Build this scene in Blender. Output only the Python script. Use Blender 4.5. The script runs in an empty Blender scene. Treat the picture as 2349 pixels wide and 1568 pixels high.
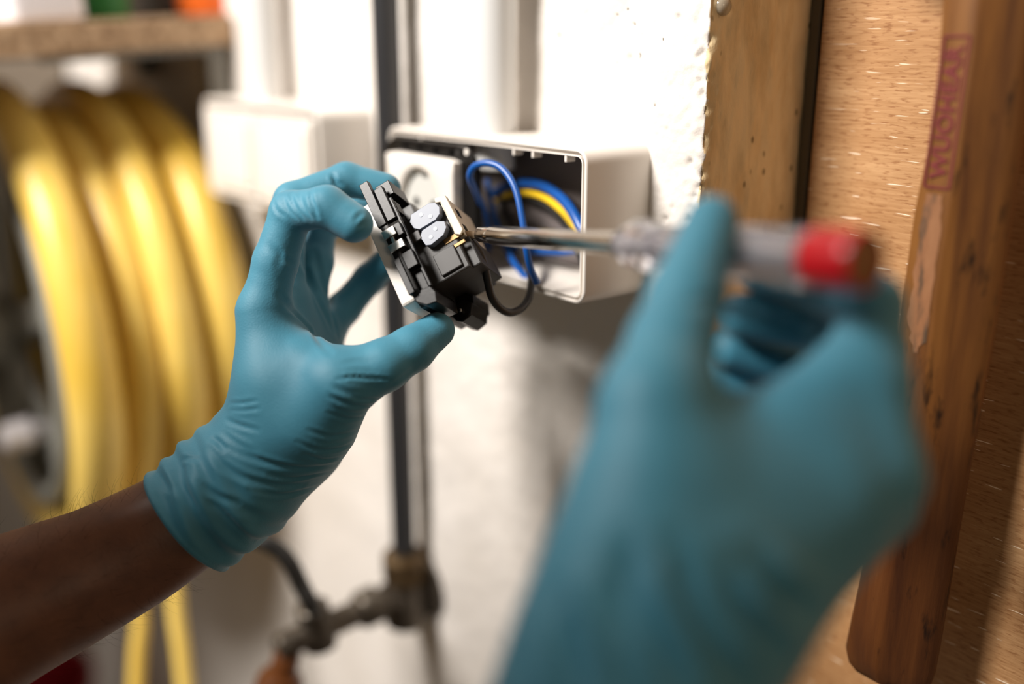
import bpy, bmesh, math, random
import numpy as np
from mathutils import Vector, Matrix, noise

random.seed(7)
SC = bpy.context.scene
COL = SC.collection

# ------------------------------------------------------------------ camera
IW, IH, FPX = 2349.0, 1568.0, 2290.0
PITCH, AZ = math.radians(16.7), math.radians(38.6)
CAM = np.array([0.0, -0.39066, 1.45])
cR = np.array([math.sin(AZ), math.cos(AZ), 0.0])
cFh = np.array([-math.cos(AZ), math.sin(AZ), 0.0])
cF = cFh * math.cos(PITCH) - np.array([0, 0, 1.0]) * math.sin(PITCH)
cU = np.cross(cR, cF)

cam_d = bpy.data.cameras.new('camera')
cam = bpy.data.objects.new('camera', cam_d)
COL.objects.link(cam)
cam.matrix_world = Matrix(((cR[0], cU[0], -cF[0], CAM[0]),
                           (cR[1], cU[1], -cF[1], CAM[1]),
                           (cR[2], cU[2], -cF[2], CAM[2]),
                           (0, 0, 0, 1)))
cam_d.sensor_width = 36.0
cam_d.lens = FPX / IW * 36.0
cam_d.clip_start = 0.01
cam_d.dof.use_dof = True
cam_d.dof.focus_distance = 0.497
cam_d.dof.aperture_fstop = 1.55
SC.camera = cam

# ------------------------------------------------------------------ world, lights, exposure
world = bpy.data.worlds.new('world')
SC.world = world
world.use_nodes = True
bg = world.node_tree.nodes['Background']
bg.inputs['Color'].default_value = (1.0, 0.80, 0.60, 1)
bg.inputs['Strength'].default_value = 0.13

def area_light(name, loc, target, size, power, color):
    d = bpy.data.lights.new(name, 'AREA')
    d.shape = 'RECTANGLE'; d.size, d.size_y = size
    d.energy = power; d.color = color
    o = bpy.data.objects.new(name, d)
    COL.objects.link(o)
    o.location = loc
    o.rotation_euler = (Vector(target) - Vector(loc)).to_track_quat('-Z', 'Y').to_euler()
    return o
area_light('ceiling_light', (-0.72, -1.30, 2.46), (-0.50, -0.05, 1.35), (0.50, 0.42), 72, (1.0, 0.945, 0.885))
area_light('added_side_fill', (1.7, -0.75, 1.95), (-0.33, 0.0, 1.40), (0.35, 0.35), 4.6, (1.0, 0.78, 0.55))  # unseen warm fill, added to brighten the ochre wall end

SC.view_settings.view_transform = 'Standard'
SC.view_settings.look = 'None'
SC.view_settings.exposure = -0.12
SC.view_settings.gamma = 1.0
SC.view_settings.use_curve_mapping = False

# ------------------------------------------------------------------ helpers
def ray(px, py):
    return cF + cR * ((px - IW / 2) / FPX) - cU * ((py - IH / 2) / FPX)
def at(px, py, d):
    """world point at distance d along the view axis"""
    return Vector(CAM + ray(px, py) * d)
def on_plane(px, py, axis, val):
    r = ray(px, py)
    return Vector(CAM + r * ((val - CAM[axis]) / r[axis]))
def cs(px, py, d):
    """camera space (right, down, forward)"""
    return np.array([(px - IW / 2) / FPX * d, (py - IH / 2) / FPX * d, d])
def c2w(v):
    v = np.asarray(v, float)
    return CAM + np.outer(v[..., 0].ravel(), cR) - np.outer(v[..., 1].ravel(), cU) + np.outer(v[..., 2].ravel(), cF)

def tag(o, label=None, cat=None, group=None, kind=None):
    if label: o['label'] = label
    if cat: o['category'] = cat
    if group: o['group'] = group
    if kind: o['kind'] = kind
    return o
def empty(name, loc=(0, 0, 0)):
    o = bpy.data.objects.new(name, None)
    o.empty_display_size = 0.02
    COL.objects.link(o)
    o.location = loc
    return o
def link(name, me, mat=None, parent=None, smooth=False):
    o = bpy.data.objects.new(name, me)
    COL.objects.link(o)
    if mat is not None and len(me.materials) == 0: me.materials.append(mat)
    if smooth:
        me.polygons.foreach_set('use_smooth', [True] * len(me.polygons))
    if parent is not None:
        o.parent = parent
        o.matrix_parent_inverse = Matrix.Translation(-parent.location)
    return o
def from_py(name, verts, faces, mat=None, parent=None, smooth=False):
    me = bpy.data.meshes.new(name)
    me.from_pydata([tuple(v) for v in verts], [], faces)
    me.validate(); me.update()
    return link(name, me, mat, parent, smooth)
def from_bm(name, bm, mat=None, parent=None, smooth=False):
    bmesh.ops.recalc_face_normals(bm, faces=bm.faces)
    me = bpy.data.meshes.new(name)
    bm.to_mesh(me); bm.free()
    return link(name, me, mat, parent, smooth)
def smooth_angle(o, ang=35):
    """smooth shading with sharp edges kept"""
    me = o.data
    me.polygons.foreach_set('use_smooth', [True] * len(me.polygons))
    bm = bmesh.new(); bm.from_mesh(me)
    lim = math.radians(ang)
    for e in bm.edges:
        if len(e.link_faces) == 2 and e.calc_face_angle(0) > lim: e.smooth = False
    bm.to_mesh(me); bm.free()
    return o

class Frame:
    """local axes for oriented boxes"""
    def __init__(s, o, u, v, w):
        s.o, s.u, s.v, s.w = Vector(o), Vector(u), Vector(v), Vector(w)
    def p(s, a, b, c): return s.o + s.u * a + s.v * b + s.w * c
WORLD = Frame((0, 0, 0), (1, 0, 0), (0, 1, 0), (0, 0, 1))

def bm_box(bm, fr, r, bev=0.0, seg=2):
    (x0, x1), (y0, y1), (z0, z1) = r
    t = bmesh.new()
    vs = [t.verts.new((x, y, z)) for z in (z0, z1) for y in (y0, y1) for x in (x0, x1)]
    for f in ((0, 2, 3, 1), (4, 5, 7, 6), (0, 1, 5, 4), (2, 6, 7, 3), (0, 4, 6, 2), (1, 3, 7, 5)):
        t.faces.new([vs[i] for i in f])
    if bev > 0:
        bmesh.ops.bevel(t, geom=list(t.edges), offset=bev, segments=seg, affect='EDGES', profile=0.5)
    merge(bm, t, fr)
def merge(bm, t, fr=WORLD):
    m = {v: bm.verts.new(fr.p(*v.co)) for v in t.verts}
    for f in t.faces:
        try: bm.faces.new([m[v] for v in f.verts])
        except ValueError: pass
    t.free()
def box(name, fr, r, bev, mat, parent=None, seg=2):
    bm = bmesh.new(); bm_box(bm, fr, r, bev, seg)
    return smooth_angle(from_bm(name, bm, mat, parent), 20)
def bm_poly(bm, fr, pts, z0, z1, bev=0.0, seg=2):
    """polygon (u,v) extruded along w"""
    t = bmesh.new()
    lo = [t.verts.new((p[0], p[1], z0)) for p in pts]
    hi = [t.verts.new((p[0], p[1], z1)) for p in pts]
    n = len(pts)
    t.faces.new(lo[::-1]); t.faces.new(hi)
    for i in range(n):
        t.faces.new((lo[i], lo[(i + 1) % n], hi[(i + 1) % n], hi[i]))
    bmesh.ops.recalc_face_normals(t, faces=t.faces)
    if bev > 0:
        es = [e for e in t.edges if e.calc_face_angle(0) > 0.5]
        bmesh.ops.bevel(t, geom=es, offset=bev, segments=seg, affect='EDGES', profile=0.5)
    merge(bm, t, fr)
def poly(name, fr, pts, z0, z1, bev, mat, parent=None):
    bm = bmesh.new(); bm_poly(bm, fr, pts, z0, z1, bev)
    return smooth_angle(from_bm(name, bm, mat, parent), 20)
def rrect(w, h, r, n=6, cx=0.0, cy=0.0):
    pts = []
    for sx, sy, a0 in ((1, 1, 0), (-1, 1, 90), (-1, -1, 180), (1, -1, 270)):
        for i in range(n + 1):
            a = math.radians(a0 + 90 * i / n)
            pts.append((cx + sx * (w / 2 - r) + r * math.cos(a), cy + sy * (h / 2 - r) + r * math.sin(a)))
    return pts
def loft(name, loops, mat, parent=None, cap0=True, cap1=True, ang=35):
    bm = bmesh.new()
    L = [[bm.verts.new(p) for p in lp] for lp in loops]
    n = len(L[0])
    for a, b in zip(L, L[1:]):
        for i in range(n):
            bm.faces.new((a[i], a[(i + 1) % n], b[(i + 1) % n], b[i]))
    if cap0: bm.faces.new(L[0][::-1])
    if cap1: bm.faces.new(L[-1])
    return smooth_angle(from_bm(name, bm, mat, parent), ang)
def basis(axis):
    a = Vector(axis).normalized()
    t = Vector((0, 0, 1)) if abs(a.z) < 0.9 else Vector((1, 0, 0))
    u = a.cross(t).normalized()
    return a, u, a.cross(u).normalized()
def lathe(name, origin, axis, prof, mat, parent=None, n=32, cap=True, ang=40):
    """prof: list of (distance along the axis, radius)"""
    a, u, v = basis(axis)
    o = Vector(origin)
    loops = [[o + a * h + (u * math.cos(2 * math.pi * i / n) + v * math.sin(2 * math.pi * i / n)) * max(r, 1e-5)
              for i in range(n)] for h, r in prof]
    return loft(name, loops, mat, parent, cap, cap, ang)
def spline(pts, n=10):
    P = [Vector(p) for p in pts]
    P = [P[0] * 2 - P[1]] + P + [P[-1] * 2 - P[-2]]
    out = []
    for i in range(1, len(P) - 2):
        a, b, c, d = P[i - 1:i + 3]
        for k in range(n):
            t = k / n
            out.append(0.5 * ((2 * b) + (c - a) * t + (2 * a - 5 * b + 4 * c - d) * t * t + (3 * b - 3 * c + d - a) * t ** 3))
    out.append(P[-2])
    return out
def tube(name, pts, r, mat, parent=None, seg=14, cap=True, closed=False):
    """r: number or list of radii along the path"""
    pts = [Vector(p) for p in pts]
    n = len(pts)
    rs = r if isinstance(r, (list, tuple)) else [r] * n
    t0 = (pts[1] - pts[0]).normalized()
    u = basis(t0)[1]
    loops = []
    for i in range(n):
        t = (pts[(i + 1) % n] - pts[i - 1]) if closed else (pts[min(i + 1, n - 1)] - pts[max(i - 1, 0)])
        t.normalize()
        u = (u - t * u.dot(t)).normalized()
        v = t.cross(u)
        loops.append([pts[i] + (u * math.cos(2 * math.pi * k / seg) + v * math.sin(2 * math.pi * k / seg)) * rs[i] for k in range(seg)])
    if closed: loops.append(loops[0])
    bm = bmesh.new()
    L = [[bm.verts.new(p) for p in lp] for lp in (loops[:-1] if closed else loops)]
    if closed: L.append(L[0])
    for a, b in zip(L, L[1:]):
        for k in range(seg):
            bm.faces.new((a[k], a[(k + 1) % seg], b[(k + 1) % seg], b[k]))
    if cap and not closed:
        bm.faces.new(L[0][::-1]); bm.faces.new(L[-1])
    return smooth_angle(from_bm(name, bm, mat, parent), 50)

# ------------------------------------------------------------------ materials
def srgb(r, g, b):
    f = lambda c: (c / 255 / 12.92) if c / 255 <= 0.04045 else ((c / 255 + 0.055) / 1.055) ** 2.4
    return (f(r), f(g), f(b), 1.0)
class Mat:
    def __init__(s, name, color, rough=0.5, metal=0.0, **kw):
        s.m = bpy.data.materials.new(name)
        s.m.use_nodes = True
        s.nt = s.m.node_tree
        s.b = s.nt.nodes['Principled BSDF']
        s.b.inputs['Base Color'].default_value = color
        s.b.inputs['Roughness'].default_value = rough
        s.b.inputs['Metallic'].default_value = metal
        for k, v in kw.items():
            s.b.inputs[k.replace('_', ' ')].default_value = v
        s.tc = None
        s.lastn = None
    def node(s, t, **kw):
        n = s.nt.nodes.new(t)
        for k, v in kw.items(): setattr(n, k, v)
        return n
    def co(s, scale=(1, 1, 1), rot=(0, 0, 0), loc=(0, 0, 0)):
        if s.tc is None: s.tc = s.node('ShaderNodeTexCoord')
        mp = s.node('ShaderNodeMapping')
        mp.inputs['Scale'].default_value = scale
        mp.inputs['Rotation'].default_value = rot
        mp.inputs['Location'].default_value = loc
        s.nt.links.new(s.tc.outputs['Object'], mp.inputs['Vector'])
        return mp.outputs['Vector']
    def noise(s, size, detail=4, rough=0.55, **co):
        n = s.node('ShaderNodeTexNoise')
        n.inputs['Scale'].default_value = size
        n.inputs['Detail'].default_value = detail
        n.inputs['Roughness'].default_value = rough
        s.nt.links.new(s.co(**co), n.inputs['Vector'])
        return n.outputs['Fac']
    def voronoi(s, size, feature='F1', **co):
        n = s.node('ShaderNodeTexVoronoi', feature=feature)
        n.inputs['Scale'].default_value = size
        s.nt.links.new(s.co(**co), n.inputs['Vector'])
        return n.outputs['Distance']
    def ramp(s, fac, stops):
        n = s.node('ShaderNodeValToRGB')
        e = n.color_ramp.elements
        e[0].position, e[0].color = stops[0]
        e[1].position, e[1].color = stops[-1]
        for p, c in stops[1:-1]:
            k = e.new(p); k.color = c
        s.nt.links.new(fac, n.inputs['Fac'])
        return n.outputs['Color']
    def mix(s, fac, a, b, mode='MIX'):
        n = s.node('ShaderNodeMix', data_type='RGBA', blend_type=mode)
        for k, v in ((0, fac), (6, a), (7, b)):
            if hasattr(v, 'is_linked') or hasattr(v, 'links'): s.nt.links.new(v, n.inputs[k])
            else: n.inputs[k].default_value = v
        return n.outputs[2]
    def color(s, sock):
        s.nt.links.new(sock, s.b.inputs['Base Color']); return s
    def roughness(s, sock):
        s.nt.links.new(sock, s.b.inputs['Roughness']); return s
    def bump(s, h, strength=0.3, dist=0.001):
        n = s.node('ShaderNodeBump')
        n.inputs['Strength'].default_value = strength
        n.inputs['Distance'].default_value = dist
        s.nt.links.new(h, n.inputs['Height'])
        if s.lastn is not None: s.nt.links.new(s.lastn, n.inputs['Normal'])
        s.nt.links.new(n.outputs['Normal'], s.b.inputs['Normal'])
        s.lastn = n.outputs['Normal']
        return s
BW = lambda v: (v, v, v, 1)

M = {}
k = Mat('white_plaster', srgb(232, 226, 220), 0.85)
c = k.ramp(k.noise(14, 5), [(0.3, srgb(212, 205, 197)), (0.7, srgb(224, 218, 212))])
d = k.ramp(k.voronoi(75, loc=(3, 1, 2)), [(0.045, srgb(92, 82, 66)), (0.10, (1, 1, 1, 1))])
g = k.ramp(k.noise(22, 2), [(0.60, BW(0)), (0.68, BW(1))])
k.color(k.mix(g, c, k.mix(1.0, c, d, 'MULTIPLY')))
k.bump(k.noise(60, 5), 0.35, 0.004).bump(k.noise(420, 3), 0.25, 0.0008)
M['plaster'] = k.m
k = Mat('ochre_plaster', srgb(178, 148, 108), 0.8)
c = k.ramp(k.noise(60, 6, scale=(1, 1, 0.35)), [(0.30, srgb(206, 178, 132)), (0.55, srgb(236, 212, 168)), (0.8, srgb(242, 220, 180))])
d = k.ramp(k.voronoi(95, scale=(1, 1, 0.6)), [(0.06, srgb(105, 92, 60)), (0.14, (1, 1, 1, 1))])
k.color(k.mix(0.75, c, d, 'MULTIPLY'))
k.bump(k.noise(90, 5, scale=(1, 1, 0.45)), 0.5, 0.004).bump(k.noise(500, 3), 0.2, 0.0006)
M['ochre'] = k.m
k = Mat('grey_floor', srgb(120, 115, 108), 0.8)
k.color(k.ramp(k.noise(6, 6), [(0.3, srgb(96, 92, 86)), (0.7, srgb(140, 134, 126))])).bump(k.noise(90, 4), 0.3, 0.002)
M['floor'] = k.m

k = Mat('beech_veneer', srgb(196, 150, 104), 0.42)
base = k.ramp(k.noise(7, 5, scale=(0.5, 1, 6)), [(0.25, srgb(178, 134, 90)), (0.5, srgb(190, 147, 103)), (0.75, srgb(202, 161, 117))])
fl = k.ramp(k.noise(1.0, 2, 0.5, scale=(150, 150, 760)), [(0.33, srgb(176, 136, 96)), (0.46, (1, 1, 1, 1))])
fine = k.ramp(k.noise(1.0, 3, 0.6, scale=(40, 40, 900)), [(0.3, srgb(214, 200, 184)), (0.7, (1, 1, 1, 1))])
c = k.mix(0.55, base, fl, 'MULTIPLY')
c = k.mix(0.8, c, fine, 'MULTIPLY')
sc_ = k.ramp(k.noise(1.0, 1, 0.3, scale=(62, 62, 640), loc=(5, 5, 5)), [(0.695, BW(0)), (0.72, BW(1))])
zone = k.ramp(k.noise(9, 1, loc=(1.2, 0, 0.6)), [(0.36, BW(0)), (0.48, BW(1))])
scr = k.mix(1.0, sc_, zone, 'MULTIPLY')
k.color(k.mix(scr, c, srgb(246, 226, 200)))
k.bump(k.noise(1.0, 2, 0.5, scale=(150, 150, 760)), 0.12, 0.0006)
M['beech'] = k.m
k = Mat('brown_handle_wood', srgb(150, 96, 40), 0.45)
c = k.ramp(k.noise(1.0, 4, 0.6, scale=(90, 90, 7)), [(0.28, srgb(84, 48, 20)), (0.5, srgb(118, 74, 30)), (0.75, srgb(142, 94, 42))])
st = k.ramp(k.noise(1.0, 4, 0.65, scale=(110, 110, 26), loc=(2, 0, 1)), [(0.30, srgb(70, 56, 44)), (0.42, (1, 1, 1, 1))])
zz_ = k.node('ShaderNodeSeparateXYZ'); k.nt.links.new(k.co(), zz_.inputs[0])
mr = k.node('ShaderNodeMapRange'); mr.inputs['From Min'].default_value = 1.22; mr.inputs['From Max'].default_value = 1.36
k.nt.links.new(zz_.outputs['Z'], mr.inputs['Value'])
c = k.mix(1.0, c, k.ramp(mr.outputs['Result'], [(0.0, (0.50, 0.40, 0.40, 1)), (1.0, (1, 1, 1, 1))]), 'MULTIPLY')  # tint gets darker and redder towards the handle's lower end
k.color(k.mix(0.9, c, st, 'MULTIPLY')).bump(k.noise(1.0, 4, 0.6, scale=(260, 260, 14)), 0.35, 0.0008)
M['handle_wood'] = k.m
k = Mat('bare_worn_wood', srgb(186, 134, 96), 0.6)
k.color(k.ramp(k.noise(1.0, 4, 0.65, scale=(160, 160, 30)), [(0.36, srgb(80, 60, 42)), (0.48, srgb(138, 92, 58)), (0.7, srgb(152, 106, 70))]))
M['bare_wood'] = k.m
M['stamp_red'] = Mat('stamp_red', srgb(112, 36, 34), 0.7).m
k = Mat('chipboard', srgb(160, 132, 100), 0.75)
k.color(k.ramp(k.noise(160, 3), [(0.3, srgb(110, 84, 58)), (0.5, srgb(164, 134, 102)), (0.72, srgb(196, 168, 136))])).bump(k.noise(220, 2), 0.4, 0.001)
M['chipboard'] = k.m
M['strip_dark'] = Mat('dark_olive_strip', srgb(92, 86, 70), 0.6).m

k = Mat('white_plastic', srgb(226, 219, 211), 0.32)
k.bump(k.noise(700, 2), 0.05, 0.0003)
M['white_plastic'] = k.m
M['grey_conduit'] = Mat('grey_conduit_plastic', srgb(204, 204, 203), 0.4).m
M['socket_recess'] = Mat('socket_recess_plastic', srgb(196, 195, 190), 0.4).m
k = Mat('black_plastic', srgb(11, 10, 10), 0.36, Specular_IOR_Level=0.3)
k.bump(k.noise(900, 3), 0.05, 0.0004)
M['black_plastic'] = k.m
M['black_rubber'] = Mat('black_wire_insulation', srgb(34, 32, 30), 0.42).m
M['dark_grey'] = Mat('charcoal_plastic', srgb(40, 38, 37), 0.5).m
M['metal_and_gloss'] = Mat('steel_and_gloss', srgb(210, 206, 200), 0.25, 1.0).m
M['lever'] = Mat('blue_grey_lever_plastic', srgb(116, 124, 140), 0.4, Transmission_Weight=0.15).m
M['lever_dot'] = Mat('pale_lever_dot', srgb(150, 158, 170), 0.4).m
M['cream'] = Mat('cream_plastic', srgb(204, 193, 175), 0.45).m
M['wire_blue'] = Mat('blue_wire_insulation', srgb(18, 80, 156), 0.33).m
M['wire_yellow'] = Mat('yellow_wire_insulation', srgb(232, 190, 40), 0.35).m
M['wire_grey'] = Mat('grey_wire_insulation', srgb(96, 90, 84), 0.45).m
M['black_pipe'] = Mat('black_pipe_plastic', srgb(40, 40, 42), 0.38).m
k = Mat('weathered_steel', srgb(96, 88, 78), 0.42, 0.75)
k.color(k.ramp(k.noise(60, 4), [(0.3, srgb(66, 58, 50)), (0.7, srgb(120, 112, 102))]))
M['steel_pipe'] = k.m
k = Mat('tarnished_brass', srgb(150, 108, 60), 0.42, 0.8)
k.color(k.ramp(k.noise(50, 4), [(0.3, srgb(84, 68, 48)), (0.7, srgb(124, 102, 74))]))
M['brass'] = k.m
M['brown_knob'] = Mat('amber_knob_plastic', srgb(96, 52, 16), 0.4).m
k = Mat('chrome', srgb(214, 208, 200), 0.14, 1.0)
M['chrome'] = k.m
M['blade'] = Mat('blade_steel', srgb(168, 150, 128), 0.35, 0.9).m
M['acrylic'] = Mat('clear_acrylic', srgb(236, 236, 244), 0.06, Transmission_Weight=0.92, IOR=1.47).m
M['acrylic_core'] = Mat('tester_core_metal', srgb(188, 182, 180), 0.3, 0.6).m
M['red_cap'] = Mat('red_cap_plastic', srgb(182, 4, 20), 0.35).m
M['cap_end'] = Mat('cap_contact_brown', srgb(132, 92, 58), 0.5, 0.3).m
k = Mat('yellow_pipe_plastic', srgb(232, 198, 96), 0.36)
k.color(k.ramp(k.noise(9, 3), [(0.3, srgb(224, 184, 72)), (0.7, srgb(238, 206, 112))]))
M['yellow'] = k.m
M['reel_grey'] = Mat('reel_grey_paint', srgb(150, 150, 142), 0.5, 0.2).m
M['orange'] = Mat('orange_plastic', srgb(238, 112, 36), 0.4).m
M['green'] = Mat('green_plastic', srgb(20, 106, 36), 0.45).m
M['jug_white'] = Mat('white_jug_plastic', srgb(232, 228, 232), 0.3).m
M['label_pink'] = Mat('pink_label', srgb(206, 110, 112), 0.5).m
M['dark_can'] = Mat('dark_can_paint', srgb(42, 36, 30), 0.4).m
M['red_bucket'] = Mat('dark_red_plastic', srgb(140, 24, 34), 0.45).m
M['steel_bracket'] = Mat('galvanised_bracket', srgb(120, 118, 112), 0.5, 0.6).m

k = Mat('teal_nitrile', srgb(50, 114, 136), 0.6)
k.color(k.ramp(k.noise(40, 3), [(0.3, srgb(50, 117, 140)), (0.7, srgb(56, 125, 148))]))
k.b.inputs['Sheen Weight'].default_value = 0.15
k.b.inputs['Sheen Roughness'].default_value = 0.5
k.bump(k.noise(1150, 3), 0.25, 0.0006)
M['glove'] = k.m
k = Mat('brown_skin', srgb(110, 70, 46), 0.5)
k.color(k.ramp(k.noise(60, 5), [(0.3, srgb(88, 55, 38)), (0.7, srgb(112, 73, 50))]))
k.b.inputs['Subsurface Weight'].default_value = 0.08
k.b.inputs['Subsurface Radius'].default_value = (0.004, 0.0015, 0.001)
k.bump(k.noise(500, 4), 0.2, 0.0006)
M['skin'] = k.m
k = Mat('dark_hair', srgb(34, 24, 18), 0.85, Specular_IOR_Level=0.2)
k.bump(k.noise(260, 4), 0.8, 0.004)
M['hair'] = k.m

# ------------------------------------------------------------------ the setting
XC = -0.336                      # x of the wall's free end
def wall():
    prof = []
    xs = list(np.linspace(-3.2, -0.70, 14)[:-1]) + list(np.linspace(-0.70, -0.43, 90)[:-1]) + list(np.linspace(-0.43, XC - 0.0015, 86))
    for x in xs: prof.append((x, 0.0, 0.0, -1.0))
    for a in (30, 60):
        a = math.radians(a)
        prof.append((XC - 0.0015 + 0.0015 * math.sin(a), 0.0015 - 0.0015 * math.cos(a), math.sin(a), -math.cos(a)))
    for y in list(np.linspace(0.0015, 0.085, 62)) + [0.12, 0.25]: prof.append((XC, y, 1.0, 0.0))
    zs = list(np.linspace(0, 1.0, 8)[:-1]) + list(np.linspace(1.0, 1.22, 60)[:-1]) + list(np.linspace(1.22, 1.49, 215)[:-1]) + list(np.linspace(1.49, 2.6, 8))
    rnd = random.Random(11)
    pits = [(XC - 0.001 - abs(rnd.gauss(0, 0.016)), rnd.uniform(1.24, 1.48), rnd.uniform(0.0012, 0.0028)) for _ in range(34)]
    pits += [(rnd.uniform(-0.46, -0.35), rnd.uniform(1.20, 1.48), rnd.uniform(0.0009, 0.0016)) for _ in range(22)]
    pits += [(XC, z, r) for z, r in ((1.452, 0.0032), (1.433, 0.0018), (1.418, 0.0024), (1.404, 0.002), (1.386, 0.0028), (1.380, 0.0022))]
    for qx, qy, rr in ((1415, 35, 0.0010), (1455, 56, 0.0012), (1466, 128, 0.0012), (1280, 78, 0.0012), (1440, 20, 0.0008), (1330, 150, 0.0008), (1520, 90, 0.0010), (1500, 240, 0.0009)):
        pw = on_plane(qx, qy, 1, 0.0); pits.append((pw.x, pw.z, rr))
    PA = np.array(pits)
    verts = []
    for (x, y, nx, ny) in prof:
        for z in zs:
            fine = 1.0 if (x > -0.71 and 1.0 < z < 1.5 and y < 0.09) else 0.0
            d = 0.0
            if fine:
                p = Vector((x, y * 1.0, z))
                d += 0.0011 * noise.noise(p * 28) + 0.0005 * noise.noise(p * 90) + 0.0002 * noise.noise(p * 300)
                edge = math.exp(-((x - XC) / 0.016) ** 2) * math.exp(-(y / 0.006) ** 2)
                d += edge * (0.0011 * noise.noise(Vector((0.3, y * 20, z * 95))) + 0.0012 * noise.noise(p * 210) - 0.0006)
                if nx > 0.9: d += 0.0009 * noise.noise(Vector((x * 80, y * 120, z * 42))) + 0.0005 * noise.noise(Vector((x, y * 300, z * 110)))
                if x > -0.47 and y < 0.006:
                    r2 = ((PA[:, 0] - x) ** 2 + (PA[:, 1] - z) ** 2 + y * y) / PA[:, 2] ** 2
                    d -= float(np.sum(np.where(r2 < 4, np.exp(-r2 * 1.4) * PA[:, 2] * 1.0, 0)))
            verts.append((x + nx * d, y + ny * d, z))
    nz = len(zs)
    faces, mats = [], []
    ifront = len(xs)
    for i in range(len(prof) - 1):
        for j in range(nz - 1):
            faces.append((i * nz + j, (i + 1) * nz + j, (i + 1) * nz + j + 1, i * nz + j + 1))
            x, y = prof[i][0], prof[i][1]
            z = zs[j]
            lim = 0.0004 + 0.0028 * noise.noise(Vector((4.0, 0, z * 60))) + 0.0022 * noise.noise(Vector((1.0, y * 100, z * 260)))
            s = y if i >= ifront else x - (XC - 0.0015)
            if i < ifront and x > -0.46 and 1.2 < z < 1.5 and float((((PA[-14:, 0] - x - 0.0005) ** 2 + (PA[-14:, 1] - z - 0.0006) ** 2) / PA[-14:, 2] ** 2).min()) < 0.4: mats.append(2)
            else: mats.append(0 if s < lim else 1)
    o = from_py('wall_right', verts, faces, M['plaster'], smooth=True)
    o.data.materials.append(M['ochre']); o.data.materials.append(Mat('pit_shade', srgb(96, 86, 70), 0.9).m)  # dark pit faces: shade of the hollows put into the colour
    o.data.polygons.foreach_set('material_index', mats)
    tag(o, 'white painted plaster wall with a chipped ochre end', kind='structure')
    return o
wall_right = wall()
tag(box('wall_back', WORLD, ((-3.3, -3.2), (-3.0, 0.3), (0, 2.6)), 0, M['plaster']), 'white plaster back wall of the basement', kind='structure')
tag(box('floor', WORLD, ((-3.3, 2.4), (-3.0, 0.4), (-0.1, 0.0)), 0, M['floor']), 'grey concrete basement floor', kind='structure')
tag(box('wall_front', WORLD, ((-0.33, 2.4), (0.26, 0.36), (0, 2.6)), 0, M['ochre']), 'ochre plaster wall behind the wood panel', kind='structure')
tag(box('gap_strip_1', WORLD, ((XC + 0.0005, XC + 0.0065), (0.079, 0.14), (0.3, 2.4)), 0.0008, M['strip_dark']), 'dark olive strip between wall end and wood panel', kind='structure')  # dark strip filling the narrow gap beside the panel
# a drop of clear resin on the ochre end, near the top of the view
tag(lathe('resin_drop', on_plane(1661, 14, 0, XC + 0.0002), (1, 0, 0), [(-0.001, 0.0048), (0.0008, 0.0045), (0.0022, 0.0032), (0.003, 0.0014), (0.0032, 0.0)],
          Mat('clear_drop', srgb(200, 190, 170), 0.08, Transmission_Weight=0.6).m, n=20), 'small clear round drop on the ochre wall end', 'drop')

tag(box('wood_panel', WORLD, ((-0.3285, 0.75), (0.080, 0.098), (0.55, 2.1)), 0.0008, M['beech']),
    'light beech grained board beside the white wall, behind the hanging hammer', 'panel')

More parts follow.
